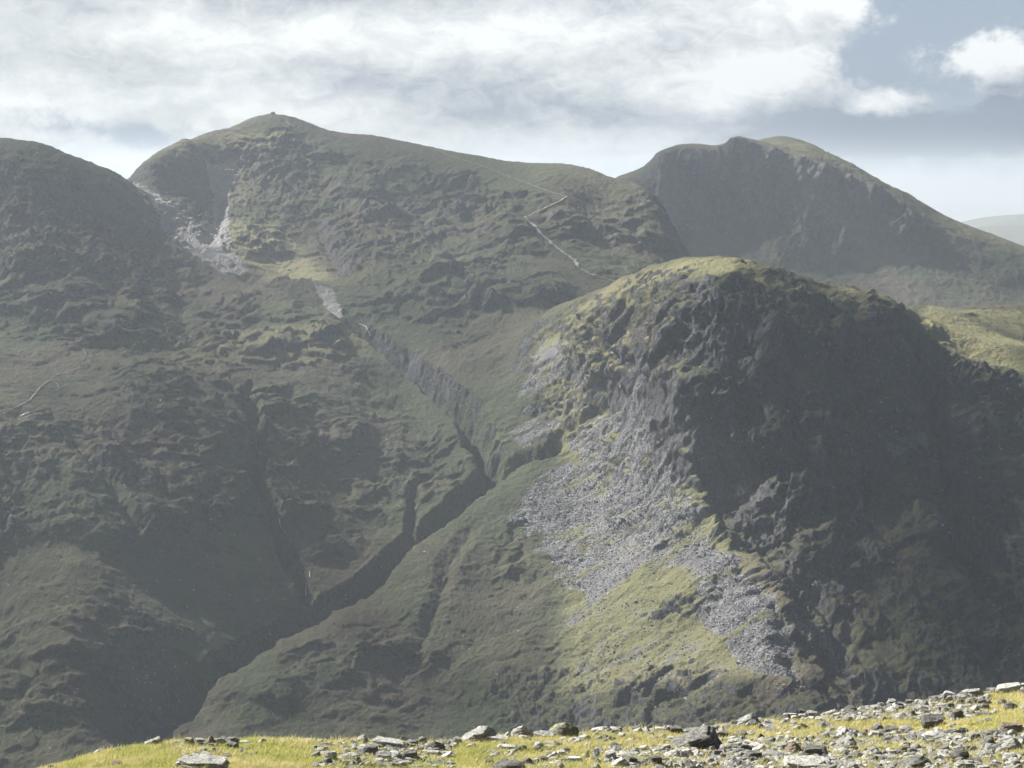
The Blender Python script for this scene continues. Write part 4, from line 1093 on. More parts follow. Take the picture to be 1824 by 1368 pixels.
ROCKS = [
 (90, 1367, 14, 11, 'block', 'd', 'small dark rock where the grassy ridge first enters the frame on the left'),
 (178, 1345, 30, 13, 'peak', 'p', 'pale pointed rock alone on the lower left grass crest'),
 (211, 1337, 12, 6, 'round', 'd', 'tiny dark stone on the crest just right of the pale pointed rock'),
 (273, 1329, 36, 18, 'wedge', 'g', 'two-toned grey rock rising to a point left of the mossy rock pile'),
 (313, 1328, 17, 9, 'round', 'p', 'low pale stone at the left foot of the mossy rock pile'),
 (334, 1330, 21, 16, 'block', 'm', 'squat rock with a bright yellow moss cushion in the rock pile on the left crest'),
 (355, 1328, 19, 14, 'block', 'g', 'cracked grey rock in the middle of the rock pile on the left crest'),
 (374, 1329, 23, 19, 'peak', 'b', 'brown angular rock holding up the rock pile on the left crest'),
 (392, 1330, 18, 16, 'block', 'p', 'pale flat-faced rock leaning in the rock pile on the left crest'),
 (359, 1316, 9, 10, 'peak', 'd', 'small dark stone standing upright on the left part of the rock pile'),
 (397, 1320, 27, 13, 'slab', 'g', 'slanting grey slab wedged below the two top blocks of the rock pile', -22),
 (382, 1310, 21, 12, 'block', 'm', 'mossy topped block, the left of the two highest in the rock pile'),
 (407, 1313, 29, 16, 'block', 'd', 'dark block jutting right, the highest right end of the rock pile', 5),
 (419, 1326, 16, 12, 'round', 'g', 'round grey stone under the jutting dark block of the rock pile'),
 (412, 1336, 23, 14, 'block', 'd', 'dark square rock at the right front foot of the rock pile'),
 (432, 1329, 24, 9, 'slab', 'p', 'low pale slab on the crest right of the rock pile'),
 (362, 1342, 17, 9, 'wedge', 'g', 'blue-grey stone lying in the moss just in front of the rock pile', -15),
 (345, 1350, 15, 9, 'round', 'p', 'small pale stone above the flat streaked outcrop at the bottom left'),
 (355, 1374, 98, 24, 'slab', 'g', 'wide flat streaked outcrop cut by the bottom edge below the rock pile'),
 (397, 1357, 22, 6, 'slab', 'd', 'thin dark slab behind the flat streaked outcrop'),
 (206, 1366, 20, 9, 'slab', 'd', 'thin dark stone sunk in the bright grass at the lower left'),
 (210, 1354, 15, 6, 'slab', 'b', 'small brown stone just behind the thin dark sunken stone'),
 (468, 1326, 18, 11, 'peak', 'p', 'pale peaked stone on the crest between the rock pile and the long green crest'),
 (506, 1324, 15, 6, 'round', 'p', 'low pale dome barely showing over the green crest'),
 (544, 1323, 25, 6, 'slab', 'p', 'long pale slab lying flat along the green crest'),
 (567, 1325, 20, 9, 'wedge', 'g', 'grey wedge at the right end of the long pale crest slab', -12),
 (530, 1334, 9, 5, 'block', 'd', 'tiny black stone alone in the smooth green grass'),
 (576, 1338, 17, 8, 'wedge', 'g', 'small grey wedge in grass behind the round-topped boulder'),
 (565, 1346, 9, 6, 'round', 'g', 'pebble-like grey stone left of the round-topped boulder'),
 (587, 1358, 25, 21, 'round', 'g', 'round-topped grey boulder at the left edge of the left rubble'),
 (607, 1349, 15, 8, 'round', 'd', 'dark stone touching the right side of the round-topped boulder'),
 (609, 1325, 19, 9, 'peak', 'p', 'pale low peak on the crest above the left rubble'),
 (640, 1326, 32, 16, 'wedge', 'g', 'grey pointed slab rising right on the crest above the left rubble', 6),
 (623, 1332, 24, 8, 'wedge', 'd', 'dark wedge below the grey pointed crest slab', 4),
 (691, 1335, 66, 18, 'slab', 'p', 'broad pale slab along the crest of the left rubble', -5),
 (661, 1348, 30, 21, 'block', 'd', 'dark cube-like boulder in the middle of the left rubble'),
 (641, 1339, 17, 8, 'slab', 'p', 'pale slab left of the dark cube-like boulder'),
 (682, 1357, 33, 18, 'slab', 'g', 'pale topped slab with a black underside in the left rubble', -6),
 (703, 1358, 38, 18, 'wedge', 'g', 'long striped rock sloping down to the left in the left rubble', 12),
 (732, 1360, 27, 25, 'block', 'd', 'tall blocky boulder at the right end of the left rubble'),
 (752, 1327, 17, 15, 'round', 'g', 'round grey boulder standing on the skyline of the left rubble'),
 (735, 1330, 20, 12, 'block', 'd', 'dark rock leaning against the round skyline boulder'),
 (772, 1340, 42, 20, 'peak', 'd', 'dark humped rock right of the round skyline boulder'),
 (772, 1348, 24, 10, 'slab', 'g', 'thin grey slab tucked under the dark humped rock'),
 (797, 1353, 29, 12, 'wedge', 'w', 'whitish lichen-covered rock lying on the grass', 14),
 (814, 1327, 18, 15, 'round', 'g', 'grey stone at the left foot of the crest outcrop with layered top'),
 (850, 1323, 70, 27, 'wedge', 'g', 'large layered crest outcrop with a dark knob on top', 10),
 (880, 1322, 60, 13, 'slab', 'p', 'pale apron slab sloping right from the layered crest outcrop', -8),
 (840, 1333, 20, 10, 'wedge', 'g', 'small rock in orange grass in front of the layered crest outcrop'),
 (904, 1316, 15, 13, 'wedge', 'p', 'small pale wedge between the two crest outcrops', 10),
 (930, 1315, 42, 25, 'peak', 'g', 'rough pyramid-shaped outcrop with a tiny stone on its tip'),
 (970, 1312, 44, 11, 'slab', 'g', 'broken low ledge joining the rough pyramid to the big triangular boulder', -10),
 (1003, 1310, 58, 29, 'peak', 'm', 'big triangular boulder with a yellow moss patch on the skyline'),
 (1015, 1315, 18, 8, 'slab', 'd', 'small dark slab at the foot of the big triangular boulder'),
 (1041, 1320, 23, 12, 'round', 'p', 'whitish rounded rock in grass right of the big triangular boulder'),
 (1079, 1306, 56, 8, 'slab', 'p', 'long thin pale slab lying along the middle crest'),
 (902, 1336, 36, 9, 'slab', 'p', 'flat pale slab in the grass beside a dark round stone'),
 (927, 1337, 15, 10, 'round', 'd', 'dark round stone at the right end of the flat pale slab'),
 (958, 1328, 14, 7, 'round', 'p', 'left one of two low pale stones below the rough pyramid'),
 (975, 1327, 16, 6, 'slab', 'p', 'right one of two low pale stones below the rough pyramid'),
 (994, 1331, 14, 9, 'block', 'd', 'dark stone ringed by dark moss below the big triangular boulder'),
 (985, 1352, 26, 13, 'wedge', 'p', 'pale tilted rock in the open grass above the bottom centre', 12),
 (940, 1363, 23, 15, 'peak', 'd', 'jagged dark rock behind the dark domed boulder at the bottom centre', -15),
 (958, 1362, 14, 7, 'round', 'p', 'pale stone right of the jagged dark rock'),
 (985, 1364, 18, 6, 'slab', 'p', 'flat pale stone between the jagged rock and the rubble to its right'),
 (906, 1376, 58, 20, 'round', 'd', 'dark domed boulder cut by the bottom edge at the centre'),
 (1093, 1334, 34, 11, 'peak', 'd', 'ragged dark rock in grass left of the great dark slab'),
 (1124, 1333, 14, 7, 'wedge', 'g', 'small grey stone in grass midway to the great dark slab'),
 (1046, 1332, 15, 5, 'slab', 'g', 'thin grey stone nearly buried in the centre grass'),
 (1087, 1357, 26, 20, 'block', 'p', 'pale broken block at the left end of the centre rubble'),
 (1023, 1360, 28, 12, 'slab', 'p', 'pale flat rock with a dark chip on top left of the centre rubble'),
 (1062, 1364, 20, 14, 'wedge', 'd', 'dark notched stone in front of the pale broken block'),
 (1103, 1369, 38, 18, 'wedge', 'p', 'pale ramp-shaped rock leaning on the dark upright block', 18),
 (1127, 1366, 21, 18, 'block', 'd', 'dark upright block in the centre rubble'),
 (1168, 1365, 25, 20, 'block', 'd', 'dark boulder with a lit top left of the wide pale rock'),
 (1205, 1355, 48, 21, 'peak', 'p', 'wide pale rock directly below the great dark slab'),
 (1228, 1373, 46, 20, 'peak', 'd', 'dark ridge-backed rock cut by the bottom edge below the wide pale rock'),
 (1160, 1303, 12, 6, 'round', 'p', 'small pale stone leftmost of the three on the crest before the great dark slab'),
 (1184, 1305, 18, 14, 'wedge', 'g', 'middle one of three crest stones before the great dark slab', 12),
 (1204, 1308, 26, 15, 'block', 'd', 'dark cracked stone rightmost of the three before the great dark slab'),
 (1191, 1321, 15, 5, 'slab', 'g', 'small flat stone left of the great dark slab'),
 (1231, 1311, 24, 13, 'block', 'g', 'grey rock behind the left part of the great dark slab'),
 (1254, 1305, 20, 17, 'peak', 'p', 'pale spike of rock behind the great dark slab'),
 (1243, 1337, 96, 38, 'wedge', 'd', 'great dark layered slab tilted up to the right, the largest rock', 10),
 (1289, 1314, 20, 11, 'block', 'd', 'dark lump touching the upper right end of the great dark slab'),
 (1330, 1294, 50, 20, 'wedge', 'g', 'grey wedge rising right on the crest above the open straw grass', 12),
 (1310, 1293, 16, 11, 'block', 'd', 'dark blunt end under the grey crest wedge'),
 (1372, 1298, 38, 8, 'slab', 'g', 'flat grey slab alone in straw grass below the crest', -5),
 (1383, 1283, 17, 8, 'round', 'd', 'small dark topped stone on the crest left of the pale box-shaped rock'),
 (1409, 1278, 28, 11, 'slab', 'p', 'pale box-shaped rock with a dark slab on it on the crest'),
 (1430, 1278, 15, 17, 'block', 'd', 'upright dark block at the right end of the pale box-shaped rock'),
 (1448, 1280, 28, 14, 'round', 'g', 'rounded grey rock beside the upright dark crest block'),
 (1481, 1276, 34, 11, 'wedge', 'g', 'low slab rising right along the crest', 8),
 (1324, 1314, 17, 10, 'block', 'd', 'small black and white stone in grass above the right rubble'),
 (1356, 1319, 14, 13, 'peak', 'd', 'small dark hooked stone in straw grass', 8),
 (1385, 1319, 18, 9, 'wedge', 'd', 'dark low stone among yellow moss right of the hooked stone'),
 (1437, 1326, 18, 15, 'peak', 'g', 'grey pointed stone above the reddish pyramid'),
 (1416, 1347, 36, 28, 'peak', 'b', 'reddish brown pyramid-shaped rock'),
 (1354, 1342, 32, 15, 'wedge', 'p', 'pale slanting slab left of the reddish pyramid', 12),
 (1296, 1340, 28, 16, 'round', 'g', 'mottled grey rock right of the great dark slab'),
 (1329, 1342, 22, 16, 'block', 'd', 'dark mottled rock left of the pale slanting slab'),
 (1344, 1355, 32, 18, 'block', 'd', 'black-faced rock in front of the pale slanting slab'),
 (1380, 1351, 46, 10, 'slab', 'g', 'long grey slab running to the foot of the reddish pyramid'),
 (1306, 1367, 34, 16, 'peak', 'g', 'light peaked rock with a dark front near the bottom edge'),
 (1442, 1374, 94, 22, 'slab', 'p', 'very wide pale smooth slab cut by the bottom edge'),
 (1405, 1362, 36, 15, 'wedge', 'm', 'moss-covered sloping rock left of the very wide pale slab', 22),
 (1457, 1350, 46, 21, 'block', 'd', 'broad dark rock behind a round white stone'),
 (1454, 1346, 11, 9, 'round', 'w', 'round white stone in front of the broad dark rock'),
 (1489, 1357, 23, 12, 'round', 'g', 'speckled grey stone right of the very wide pale slab'),
 (1492, 1268, 14, 7, 'round', 'd', 'low dark stone on the crest left of the knobbly pair'),
 (1516, 1273, 26, 17, 'round', 'd', 'knobbly dark boulder on the crest at the start of the right skyline rocks'),
 (1553, 1266, 32, 9, 'slab', 'g', 'stacked thin slabs on the crest between two boulders', 4),
 (1563, 1274, 17, 8, 'slab', 'p', 'pale flat stone below the stacked thin slabs'),
 (1545, 1277, 20, 9, 'wedge', 'g', 'grey stone in front of the stacked thin slabs'),
 (1588, 1259, 23, 17, 'block', 'g', 'square topped grey boulder on the right skyline'),
 (1602, 1262, 14, 11, 'block', 'd', 'small dark rock at the right foot of the square topped boulder'),
 (1583, 1266, 20, 9, 'wedge', 'd', 'dark tilted stone under the square topped boulder'),
 (1620, 1257, 18, 14, 'block', 'd', 'dark faced block with a pale slab against its right side'),
 (1638, 1256, 20, 9, 'slab', 'p', 'pale slab leaning on the dark faced block', -6),
 (1632, 1268, 20, 9, 'wedge', 'g', 'grey stone sloping down right beneath the dark faced block', -15),
 (1666, 1245, 16, 12, 'peak', 'g', 'grey rounded peak left of the long pale skyline slab'),
 (1692, 1243, 24, 11, 'slab', 'p', 'long pale skyline slab sloping down to the right', -12),
 (1692, 1256, 17, 14, 'block', 'd', 'black blocky rock under the long pale skyline slab'),
 (1710, 1257, 20, 13, 'round', 'd', 'rounded dark rock right of the black blocky rock'),
 (1732, 1243, 38, 15, 'slab', 'g', 'layered slabs stepping up towards the highest skyline stones', 12),
 (1740, 1229, 22, 12, 'wedge', 'g', 'grey rock under the small stone that crowns the skyline', 15),
 (1749, 1217, 12, 10, 'round', 'p', 'small round stone crowning the right skyline'),
 (1771, 1226, 28, 12, 'wedge', 'd', 'dark edged slab sloping down right beside a moss patch', -16),
 (1767, 1233, 16, 9, 'round', 'g', 'small grey hump below the dark edged sloping slab'),
 (1800, 1235, 52, 16, 'slab', 'p', 'large pale slab reaching the right edge on the skyline', 8),
 (1817, 1217, 14, 8, 'round', 'g', 'small stone on top of the large pale slab at the right edge'),
 (1658, 1297, 38, 32, 'wedge', 'd', 'big dark smooth slab tilted down to the right in straw grass', -34),
 (1650, 1268, 20, 12, 'block', 'g', 'grey block behind the big dark smooth slab'),
 (1706, 1283, 23, 19, 'block', 'd', 'dark chunky rock alone in straw grass right of the big tilted slab'),
 (1513, 1308, 16, 13, 'peak', 'g', 'small grey conical stone in the open straw grass'),
 (1563, 1303, 25, 15, 'wedge', 'd', 'dark slab leaning back above a pale block', 14),
 (1562, 1313, 27, 11, 'block', 'p', 'pale block beneath the dark leaning slab'),
 (1589, 1306, 29, 15, 'wedge', 'd', 'dark pointed rock with moss at its foot sloping down right', -22),
 (1616, 1305, 27, 12, 'round', 'g', 'grey striped rock right of the dark pointed rock'),
 (1669, 1321, 47, 17, 'round', 'p', 'broad pale domed rock in the right grass'),
 (1720, 1326, 30, 10, 'slab', 'p', 'pale flat rock right of the broad domed rock'),
 (1766, 1310, 27, 12, 'wedge', 'd', 'dark rock pointing left of the tan layered boulder', -12),
 (1805, 1309, 42, 21, 'block', 'b', 'tan layered boulder at the right edge', -4),
 (1761, 1331, 34, 18, 'wedge', 'd', 'dark faced rock carrying a white round stone', 10),
 (1765, 1321, 9, 8, 'round', 'w', 'white round stone resting on the dark faced rock'),
 (1802, 1339, 46, 24, 'wedge', 'g', 'striped slab rising to the right edge', 14),
 (1712, 1356, 34, 22, 'round', 'd', 'dark smooth boulder sloping right near the lower right corner'),
 (1737, 1361, 26, 11, 'slab', 'd', 'thin dark slab below the dark smooth boulder'),
 (1760, 1350, 46, 16, 'wedge', 'g', 'long grey rock behind the round stone near the lower right corner', -12),
 (1750, 1354, 13, 11, 'round', 'g', 'round stone in front of the long grey rock near the lower right corner'),
 (1803, 1358, 30, 16, 'round', 'g', 'rounded grey rock just above the lower right corner'),
 (1632, 1373, 68, 24, 'wedge', 'd', 'big dark streaked boulder cut by the bottom edge right of the mossy ground', 5),
 (1716, 1374, 38, 16, 'block', 'g', 'grey block cut by the bottom edge left of the lower right corner'),
 (1508, 1330, 42, 18, 'wedge', 'g', 'flaky grey rock left of the yellow moss bank', 8),
 (1521, 1341, 15, 13, 'block', 'b', 'small orange-brown block at the foot of the flaky grey rock'),
 (1500, 1343, 22, 12, 'wedge', 'p', 'pale stone left of the small orange-brown block'),
 (1613, 1340, 21, 12, 'block', 'b', 'reddish split stone in the right grass'),
 (1584, 1356, 50, 13, 'wedge', 'g', 'long striped rock sloping right above the bottom edge', -12),
 (1609, 1321, 19, 9, 'peak', 'd', 'small dark edged stone above the reddish split stone'),
 (1787, 1256, 18, 11, 'round', 'd', 'round dark stone on the right slope below the skyline slab'),
 (1803, 1264, 26, 15, 'peak', 'd', 'dark peaked rock below the skyline near the right edge'),
 (1773, 1273, 18, 9, 'wedge', 'g', 'grey stone pointing right below the dark peaked rock', 10),
 (1746, 1289, 14, 7, 'round', 'g', 'lone small grey stone in the right straw grass'),
 (1697, 1295, 14, 8, 'round', 'p', 'small pale stone just below the dark chunky rock'),
 (1684, 1344, 14, 7, 'slab', 'b', 'small brown stone below the broad pale domed rock'),
 (1664, 1356, 18, 14, 'wedge', 'd', 'dark stone behind the right end of the big dark streaked boulder', -10),
]
for r_ in ROCKS:
    add_rock(*r_[:7], tilt=r_[7] if len(r_) > 7 else 0)

# smaller stones between them: each is named after the rocks beside it
import re as _re
def short(l):
    return _re.split(r' (?:in|on|at|with|where|alone|of|below|under|between|beside|behind|right|left|lying|leaning|rising|jutting|wedged|running|cut|sloping|touching|standing|just|from|tucked|barely|above|along|among|midway|nearly|carrying|resting|reaching|pointing|tilted|joining|while|ringed|sunk|holding|and|to|directly|that|stepping|ring|beneath|as|ahead|the|near|holding|before|up) ', l)[0]
refs = {}
for r_ in ROCKS: refs.setdefault(short(r_[6]), []).append(r_)
REF = [(k, v[0]) for k, v in refs.items() if len(v) == 1 and len(k.split()) >= 3 and len(k.split()) <= 5]
used_lab = set(r_[6] for r_ in ROCKS)
CW = {'g': 'grey', 'd': 'dark', 'p': 'pale', 'b': 'brownish', 'm': 'mossy'}
SW = {'block': 'blocky', 'wedge': 'tilted', 'slab': 'flat', 'peak': 'pointed', 'round': 'rounded'}
def own_label(u, v, mt, kd):
    near_ = sorted(REF, key=lambda q_: (q_[1][0] - u) ** 2 + (2.2 * (q_[1][1] - v)) ** 2)[:5]
    for i in range(4):
        k, q_ = near_[i]
        du, dv = u - q_[0], v - q_[1]
        side = ('right of' if du > 0 else 'left of') if abs(du) > abs(dv) * 1.5 else ('in front of' if dv > 0 else 'behind')
        for size in ('small', 'little'):
            for lab in ('%s %s %s stone just %s the %s' % (size, CW[mt], SW[kd], side, k),):
                if lab not in used_lab and len(lab.split()) <= 16 and i < 2 and size == 'small':
                    used_lab.add(lab); return lab
    for i in range(4):
        for j in range(i + 1, 5):
            lab = '%s %s stone between the %s and the %s' % (CW[mt], SW[kd], near_[i][0], near_[j][0])
            if lab not in used_lab and len(lab.split()) <= 16:
                used_lab.add(lab); return lab
    return None
protos = {}
def filler(count, u0, u1, v0, v1, w0, w1, mats, group, seed, on_crest=False):
    r = random.Random(seed); made = 0; tries = 0
    while made < count and tries < count * 40:
        tries += 1
        u = r.uniform(u0, u1)
        v = r.uniform(v0, v1)
        cvv = float(np.interp(u, cu, cv))
        if on_crest: v = cvv + r.uniform(1, 7)
        elif v < cvv + 2: continue
        x, y, z = fg_hit(u, v)
        wpx = w0 + (w1 - w0) * r.random() ** 1.5
        if any(abs(x - t[0]) < t[2] * .75 + wpx * y / F * .35 and abs(y - t[1]) < t[3] * .8 for t in taken): continue
        mt = r.choice(mats); kd = r.choice(['block', 'wedge', 'slab', 'peak', 'round'])
        lab = own_label(u, v, mt, kd)
        if lab is None: continue
        key = (mt, kd)
        o = add_rock(u, v, wpx, wpx * r.uniform(.4, .7), kd, mt, lab, tilt=r.uniform(-18, 18), group=group, mesh=protos.get(key))
        if key not in protos: protos[key] = o
        o.rotation_euler.z = r.uniform(-.6, .6)
        made += 1
filler(26, 590, 800, 1330, 1368, 9, 19, 'gggdpb', 'small stones of the left rubble', 1)
filler(28, 1090, 1330, 1342, 1370, 9, 20, 'ggdpbg', 'small stones below the great dark slab', 2)
filler(22, 1300, 1530, 1325, 1370, 9, 20, 'ggdpbg', 'small stones around the reddish pyramid', 3)
filler(18, 1480, 1760, 1240, 1300, 8, 16, 'ggdp', 'small stones under the right skyline', 4, True)
filler(9, 1530, 1680, 1262, 1285, 8, 15, 'ggpm', 'small stones below the right skyline', 5)
filler(20, 1540, 1824, 1310, 1370, 8, 18, 'ggdpb', 'small stones of the lower right', 6)
filler(4, 860, 1100, 1322, 1368, 6, 10, 'gp', 'small stones in the centre grass', 7)

# rubble: the countless stones smaller than these, a few centimetres across
MAT_RUB, n, b = new_mat('rubble_stone')
gi = n.n.new('ShaderNodeNewGeometry')
c = n.mix(gi.outputs['Random Per Island'], (.10, .10, .095), (.42, .415, .385))
c = n.mix(n.mul(n.mr(n.noise(gi.outputs['Position'], 28, 4, .7), .5, .62), .7), c, (.06, .06, .055))
n.l.new(c, b.inputs['Base Color'])
def rubble(count, seed):
    r = np.random.default_rng(seed)
    Z_ = [(560, 810, 1326, 1372, 4), (1080, 1340, 1336, 1376, 5), (1300, 1520, 1322, 1376, 5), (1500, 1760, 1238, 1285, 4), (1490, 1824, 1305, 1376, 3.4), (300, 460, 1326, 1350, 1.0), (860, 1100, 1318, 1372, 1.0), (1060, 1500, 1276, 1325, 1.2), (1824, 2200, 1215, 1376, 2.2)]
    wts = np.array([(z_[1] - z_[0]) * (z_[3] - z_[2]) * z_[4] for z_ in Z_]); wts = wts / wts.sum()
    V_, F_ = ICO[2] if False else (None, None)
    Vb = []; Fb = []; base = 0
    shapes = []
    for k_ in range(14):
        kd = ['block', 'wedge', 'slab', 'peak', 'round'][k_ % 5]
        V1, F1 = rock_shape(kd, 5000 + k_, 2); shapes.append((V1, F1))
    for i in range(count):
        z_ = Z_[r.choice(len(Z_), p=wts)]
        u = r.uniform(z_[0], z_[1]); v = r.uniform(z_[2], z_[3]); cvv = np.interp(u, cu, cv)
        if v < cvv - 1: v = cvv + r.uniform(0, 5)
        a, sl0 = pdir(u, v); a = float(a)
        zz = fg_z(np.full(len(yr_c), a), yr_c); k_ = np.nonzero(float(sl0) * yr_c <= zz)[0]
        y = yr_c[k_[0]] if len(k_) else float(crest_at(a)[0])
        w_ = (3 + 18 * r.random() ** 2.3) * y / F
        V1, F1 = shapes[r.integers(14)]
        th_ = r.uniform(0, 6.28); ti = r.normal(0, .3)
        q_ = V1 * np.array([w_, w_ * r.uniform(.6, 1), w_ * r.uniform(.4, .9)])
        x1 = q_[:, 0] * math.cos(ti) - q_[:, 2] * math.sin(ti); z1 = q_[:, 0] * math.sin(ti) + q_[:, 2] * math.cos(ti)
        x2 = x1 * math.cos(th_) - q_[:, 1] * math.sin(th_); y2 = x1 * math.sin(th_) + q_[:, 1] * math.cos(th_)
        zg = float(fg_z(np.array([a]), np.array([y]))[0]) + H
        Vb.append(np.stack([x2 + a * y, y2 + y, z1 + zg], -1)); Fb.append(F1 + base); base += len(V1)
    o = tri_mesh('rubble', np.concatenate(Vb), np.concatenate(Fb), MAT_RUB); o['kind'] = 'stuff'
yr_c = np.arange(24.0, 46, .08)
rubble(11000, 77)

# ------------------------------------------------------------------ grass and moss
def grass(name, count, seed, mat, wmin, hmax, test):
    r = np.random.default_rng(seed)
    u = r.uniform(60, 2250, count * 3); cvv = np.interp(u, cu, cv)
    a, _ = pdir(u, cvv)
    dc, zc = crest_at(a)
    y = 25.2 + (dc + .5 - 25.2) * r.random(count * 3)
    x = a * y
    keep = test(x, y) > r.random(count * 3)
    x, y, a = x[keep][:count], y[keep][:count], a[keep][:count]
    m = len(x)
    z = fg_z(a, y) + H
    nb = 5
    X = np.repeat(x, nb); Y = np.repeat(y, nb); Z0 = np.repeat(z, nb)
    n_ = m * nb
    X = X + r.normal(0, .022, n_); Y = Y + r.normal(0, .022, n_)
    an = r.uniform(0, 6.28, n_); w_ = wmin * r.uniform(.6, 1.4, n_); h = hmax * r.uniform(.35, 1.0, n_)
    lx = r.normal(.25, .5, n_) * h; ly = r.normal(0, .5, n_) * h
    b0 = np.stack([X - np.cos(an) * w_, Y - np.sin(an) * w_, Z0 - .01], -1); b1 = np.stack([X + np.cos(an) * w_, Y + np.sin(an) * w_, Z0 - .01], -1)
    tp = np.stack([X + lx, Y + ly, Z0 + h], -1)
    V = np.stack([b0, b1, tp], 1).reshape(-1, 3); Fc = np.arange(n_ * 3).reshape(-1, 3)
    o = tri_mesh(name, V, Fc, mat)
    o['kind'] = 'stuff'
    return o
def grass_mat(name, cols, trans=.35):
    m = bpy.data.materials.new(name); m.use_nodes = True; t = m.node_tree; t.nodes.clear(); n = NT(t)
    out = t.nodes.new('ShaderNodeOutputMaterial'); mxn = t.nodes.new('ShaderNodeMixShader'); d1 = t.nodes.new('ShaderNodeBsdfDiffuse'); t1 = t.nodes.new('ShaderNodeBsdfTranslucent')
    g_ = t.nodes.new('ShaderNodeNewGeometry')
    pos = g_.outputs['Position']
    a = n.noise(pos, .7, 4, .6); ri = g_.outputs['Random Per Island']
    c = n.mix(n.mr(a, .42, .60), cols[0], cols[1])
    c = n.mix(n.mul(n.mr(n.noise(n.mapping(pos, loc=(9, 9, 9)), 2.2, 4, .6), .5, .65), .8), c, cols[2])
    c = n.mix(n.mr(n.sep(pos)[0], -2.5, 5.0, .0, .55), c, cols[1])
    c = n.mix(n.mul(ri, .45), c, cols[3])
    t.links.new(c, d1.inputs[0]); t.links.new(c, t1.inputs[0]); mxn.inputs[0].default_value = trans
    t.links.new(d1.outputs[0], mxn.inputs[1]); t.links.new(t1.outputs[0], mxn.inputs[2]); t.links.new(mxn.outputs[0], out.inputs[0])
    return m
MAT_GR = grass_mat('grass_blades', [(.43, .45, .13), (.56, .51, .25), (.30, .32, .09), (.70, .64, .40)])
grass('grass', 108000, 31, MAT_GR, .007, .085, lambda x, y: np.clip(.75 + .8 * fbm(x, y, 1.1, 3, .5, 33), .12, 1))
grass('grass', 7000, 35, MAT_GR, .010, .17, lambda x, y: np.clip(-.1 + 1.6 * fbm(x, y, .8, 3, .5, 36), 0.02, 1))
MAT_MOSS = grass_mat('moss_cushions', [(.50, .48, .05), (.55, .48, .07), (.40, .42, .04), (.62, .60, .12)], .25)
def mossy(x, y):
    f = fbm(x, y, .9, 3, .55, 41)
    near = np.zeros_like(x)
    for t in taken:
        near = np.maximum(near, np.exp(-(((x - t[0]) / (t[2] + .12)) ** 2 + ((y - t[1]) / (t[3] + .12)) ** 2) * .7))
    return np.clip((near * 1.25 + f * 1.7 - .62) * 2, 0, 1)
grass('moss', 30000, 43, MAT_MOSS, .012, .034, mossy)

# ------------------------------------------------------------------ unseen cloud deck added to shade the mountains, gaps shaped for the sunlit patches
ZC = 2300.0
def up(P):
    P = np.asarray(P, float)
    k = (ZC - P[..., 2]) / SUNV.z
    return np.stack([P[..., 0] + SUNV.x * k, P[..., 1] + SUNV.y * k], -1)
def hit3(pts):
    if len(pts[0]) == 3 and pts[0][0] == -900: return up(pts)
    """(u,v) is cast on the massif, (u,v,d) is taken at that distance"""
    out = []
    for p in pts:
        if len(p) == 3: out.append(ctrl_pt(*p))
        else:
            xy = raycast([p[0]], [p[1]])[0]
            _, s_ = pdir(p[0], p[1])
            out.append((xy[0], xy[1], H + float(s_) * xy[1]))
    return up(out)
GAPS = [
    (1.0, 14, [(985, 545, 2420), (955, 620), (925, 690), (890, 745), (850, 800), (868, 838), (900, 850), (1002, 836), (1006, 1000), (1002, 1250), (1200, 1262), (1460, 1262), (1480, 1100), (1500, 880), (1560, 740), (1640, 690),
               (1900, 730), (1900, 640, 2330), (1740, 575, 2420), (1690, 548, 2640), (1590, 534, 2480), (1430, 484, 2480), (1285, 452, 2480), (1120, 490, 2500), (1050, 515, 2460)]),
    (1.0, 40, [(245, 305), (300, 262), (400, 222, 3150), (500, 200, 3200), (560, 225, 3180), (530, 290), (470, 380), (540, 420), (620, 500), (500, 505), (400, 475), (340, 432), (265, 350)]),
    (.55, 50, [(1330, 235, 4050), (1500, 270, 4050), (1850, 440, 3900), (1850, 490, 3600), (1560, 365, 3650), (1400, 290, 3680)]),
    (.30, 40, [(300, 605), (460, 585), (640, 590), (700, 640), (760, 720), (600, 690), (480, 655), (300, 655)]),
    (.20, 60, [(700, 300), (1000, 310), (1150, 440), (1000, 560), (760, 500)]),
    (.66, 80, [(-900, 1400, 400), (400, 1400, 400), (300, 2200, 500), (-900, 2300, 500)]),
    (.16, 60, [(-200, 560), (100, 560), (100, 720), (-200, 740)]),
    (.68, 80, [(-900, 2250, 500), (150, 2150, 500), (250, 2250, 600), (700, 2500, 700), (900, 3300, 900), (-1200, 3300, 900)]),
]
cx0, cy0 = up([[-1300, 450, 400]])[0]; cx1, cy1 = up([[1800, 4400, 900]])[0]  # deck carried towards the camera to keep the nearer air shaded
cxs = np.arange(min(cx0, cx1) - 500, max(cx0, cx1) + 500, 17.0); cys = np.arange(cy0 - 60, cy1 + 600, 19.0)
DY, DX = np.meshgrid(cys, cxs, indexing='ij')
light = np.zeros_like(DX)
AIR = [(1.0, 60, [(200, 2560, 620), (420, 2500, 620), (900, 2480, 640), (1700, 3000, 640), (1700, 3500, 640), (800, 3560, 640), (260, 3100, 640)]),  # openings added to light the air before the far mountain
       (.55, 90, [(0, 3450, 850), (1800, 3400, 800), (1900, 4500, 900), (-100, 4500, 900)])]
DXw = DX + fbm(DX, DY, 90, 3, .6, 401) * 16; DYw = DY + fbm(DX, DY, 90, 3, .6, 405) * 16
for amt, soft, pts in GAPS:
    light = np.maximum(light, poly_mask(DXw, DYw, hit3(pts), soft) * amt)
for amt, soft, pts in AIR:
    light = np.maximum(light, poly_mask(DXw, DYw, up(pts), soft) * amt)
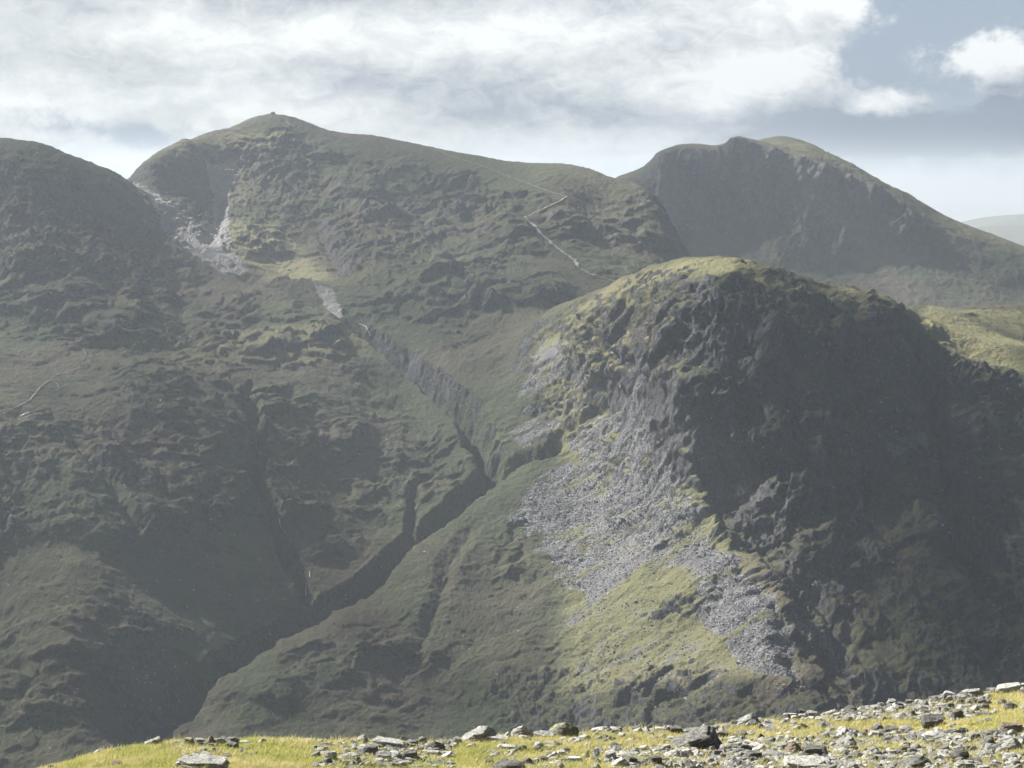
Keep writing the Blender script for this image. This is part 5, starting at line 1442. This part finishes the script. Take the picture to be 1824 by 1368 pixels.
light = np.clip(light * np.where(light < .97, 1 + .9 * fbm(DX, DY, 260, 3, .5, 440), 1), 0, 1)
thick = (1 - light)
# ragged outer rim
edge = np.minimum.reduce([DX - cxs[0], cxs[-1] - DX, DY - cys[0], cys[-1] - DY])
rim = sstep(edge + fbm(DX, DY, 200, 3, .5, 410) * 60, 20, 110)
opac = np.clip(thick * (.90 + .12 * fbm(DX, DY, 150, 4, .55, 420)), 0, 1) * rim
bul = (fbm(DX, DY, 260, 4, .5, 430) * .5 + .6) * np.clip(opac, 0.02, 1)
MAT_C = bpy.data.materials.new('cloud_vapour'); MAT_C.use_nodes = True
tcn = MAT_C.node_tree; tcn.nodes.clear(); nc = NT(tcn)
oc = tcn.nodes.new('ShaderNodeOutputMaterial'); mxs = tcn.nodes.new('ShaderNodeMixShader'); tr = tcn.nodes.new('ShaderNodeBsdfTransparent')
mx2 = tcn.nodes.new('ShaderNodeMixShader'); df = tcn.nodes.new('ShaderNodeBsdfDiffuse'); tl = tcn.nodes.new('ShaderNodeBsdfTranslucent')
df.inputs[0].default_value = (.45, .46, .48, 1); tl.inputs[0].default_value = (.36, .38, .42, 1)  # greyed to cut the light this added deck sends down
mx2.inputs[0].default_value = .5
tcn.links.new(df.outputs[0], mx2.inputs[1]); tcn.links.new(tl.outputs[0], mx2.inputs[2])
# two skins in a row: each lets through the square root
tau = nc.m('SQRT', nc.m('SUBTRACT', 1.0, nc.attr('opacity'), clamp=True))
nc.l.new(nc.m('SUBTRACT', 1.0, tau, clamp=True), mxs.inputs[0])
tcn.links.new(tr.outputs[0], mxs.inputs[1]); tcn.links.new(mx2.outputs[0], mxs.inputs[2]); tcn.links.new(mxs.outputs[0], oc.inputs[0])
topP = np.stack([DX, DY, ZC + 90 * bul], -1); botP = np.stack([DX, DY, ZC - 45 * bul], -1)
me_rows = np.concatenate([botP, topP[::-1]], 0)      # folded sheet: underside, then top, joined along the rim
o = grid_mesh('cloud', me_rows, MAT_C, {'opacity': np.concatenate([opac, opac[::-1]], 0)})
o['kind'] = 'structure'

# ------------------------------------------------------------------ haze
import bmesh
bm = bmesh.new(); bmesh.ops.create_cube(bm, size=1.0)
bmesh.ops.scale(bm, vec=(15000, 17200, 1010 - 226), verts=bm.verts)
bmesh.ops.translate(bm, vec=(0, 8000, (1010 + 226) / 2), verts=bm.verts)
me = bpy.data.meshes.new('haze'); bm.to_mesh(me); bm.free()
haze = bpy.data.objects.new('haze', me); COL.objects.link(haze); haze['kind'] = 'stuff'
MAT_HZ = bpy.data.materials.new('haze_air'); MAT_HZ.use_nodes = True
th = MAT_HZ.node_tree; th.nodes.clear()
oh = th.nodes.new('ShaderNodeOutputMaterial'); pv = th.nodes.new('ShaderNodeVolumePrincipled')
pv.inputs['Color'].default_value = (.80, .89, 1.0, 1); pv.inputs['Density'].default_value = 8.2e-5; pv.inputs['Anisotropy'].default_value = .35
th.links.new(pv.outputs[0], oh.inputs['Volume'])
me.materials.append(MAT_HZ)
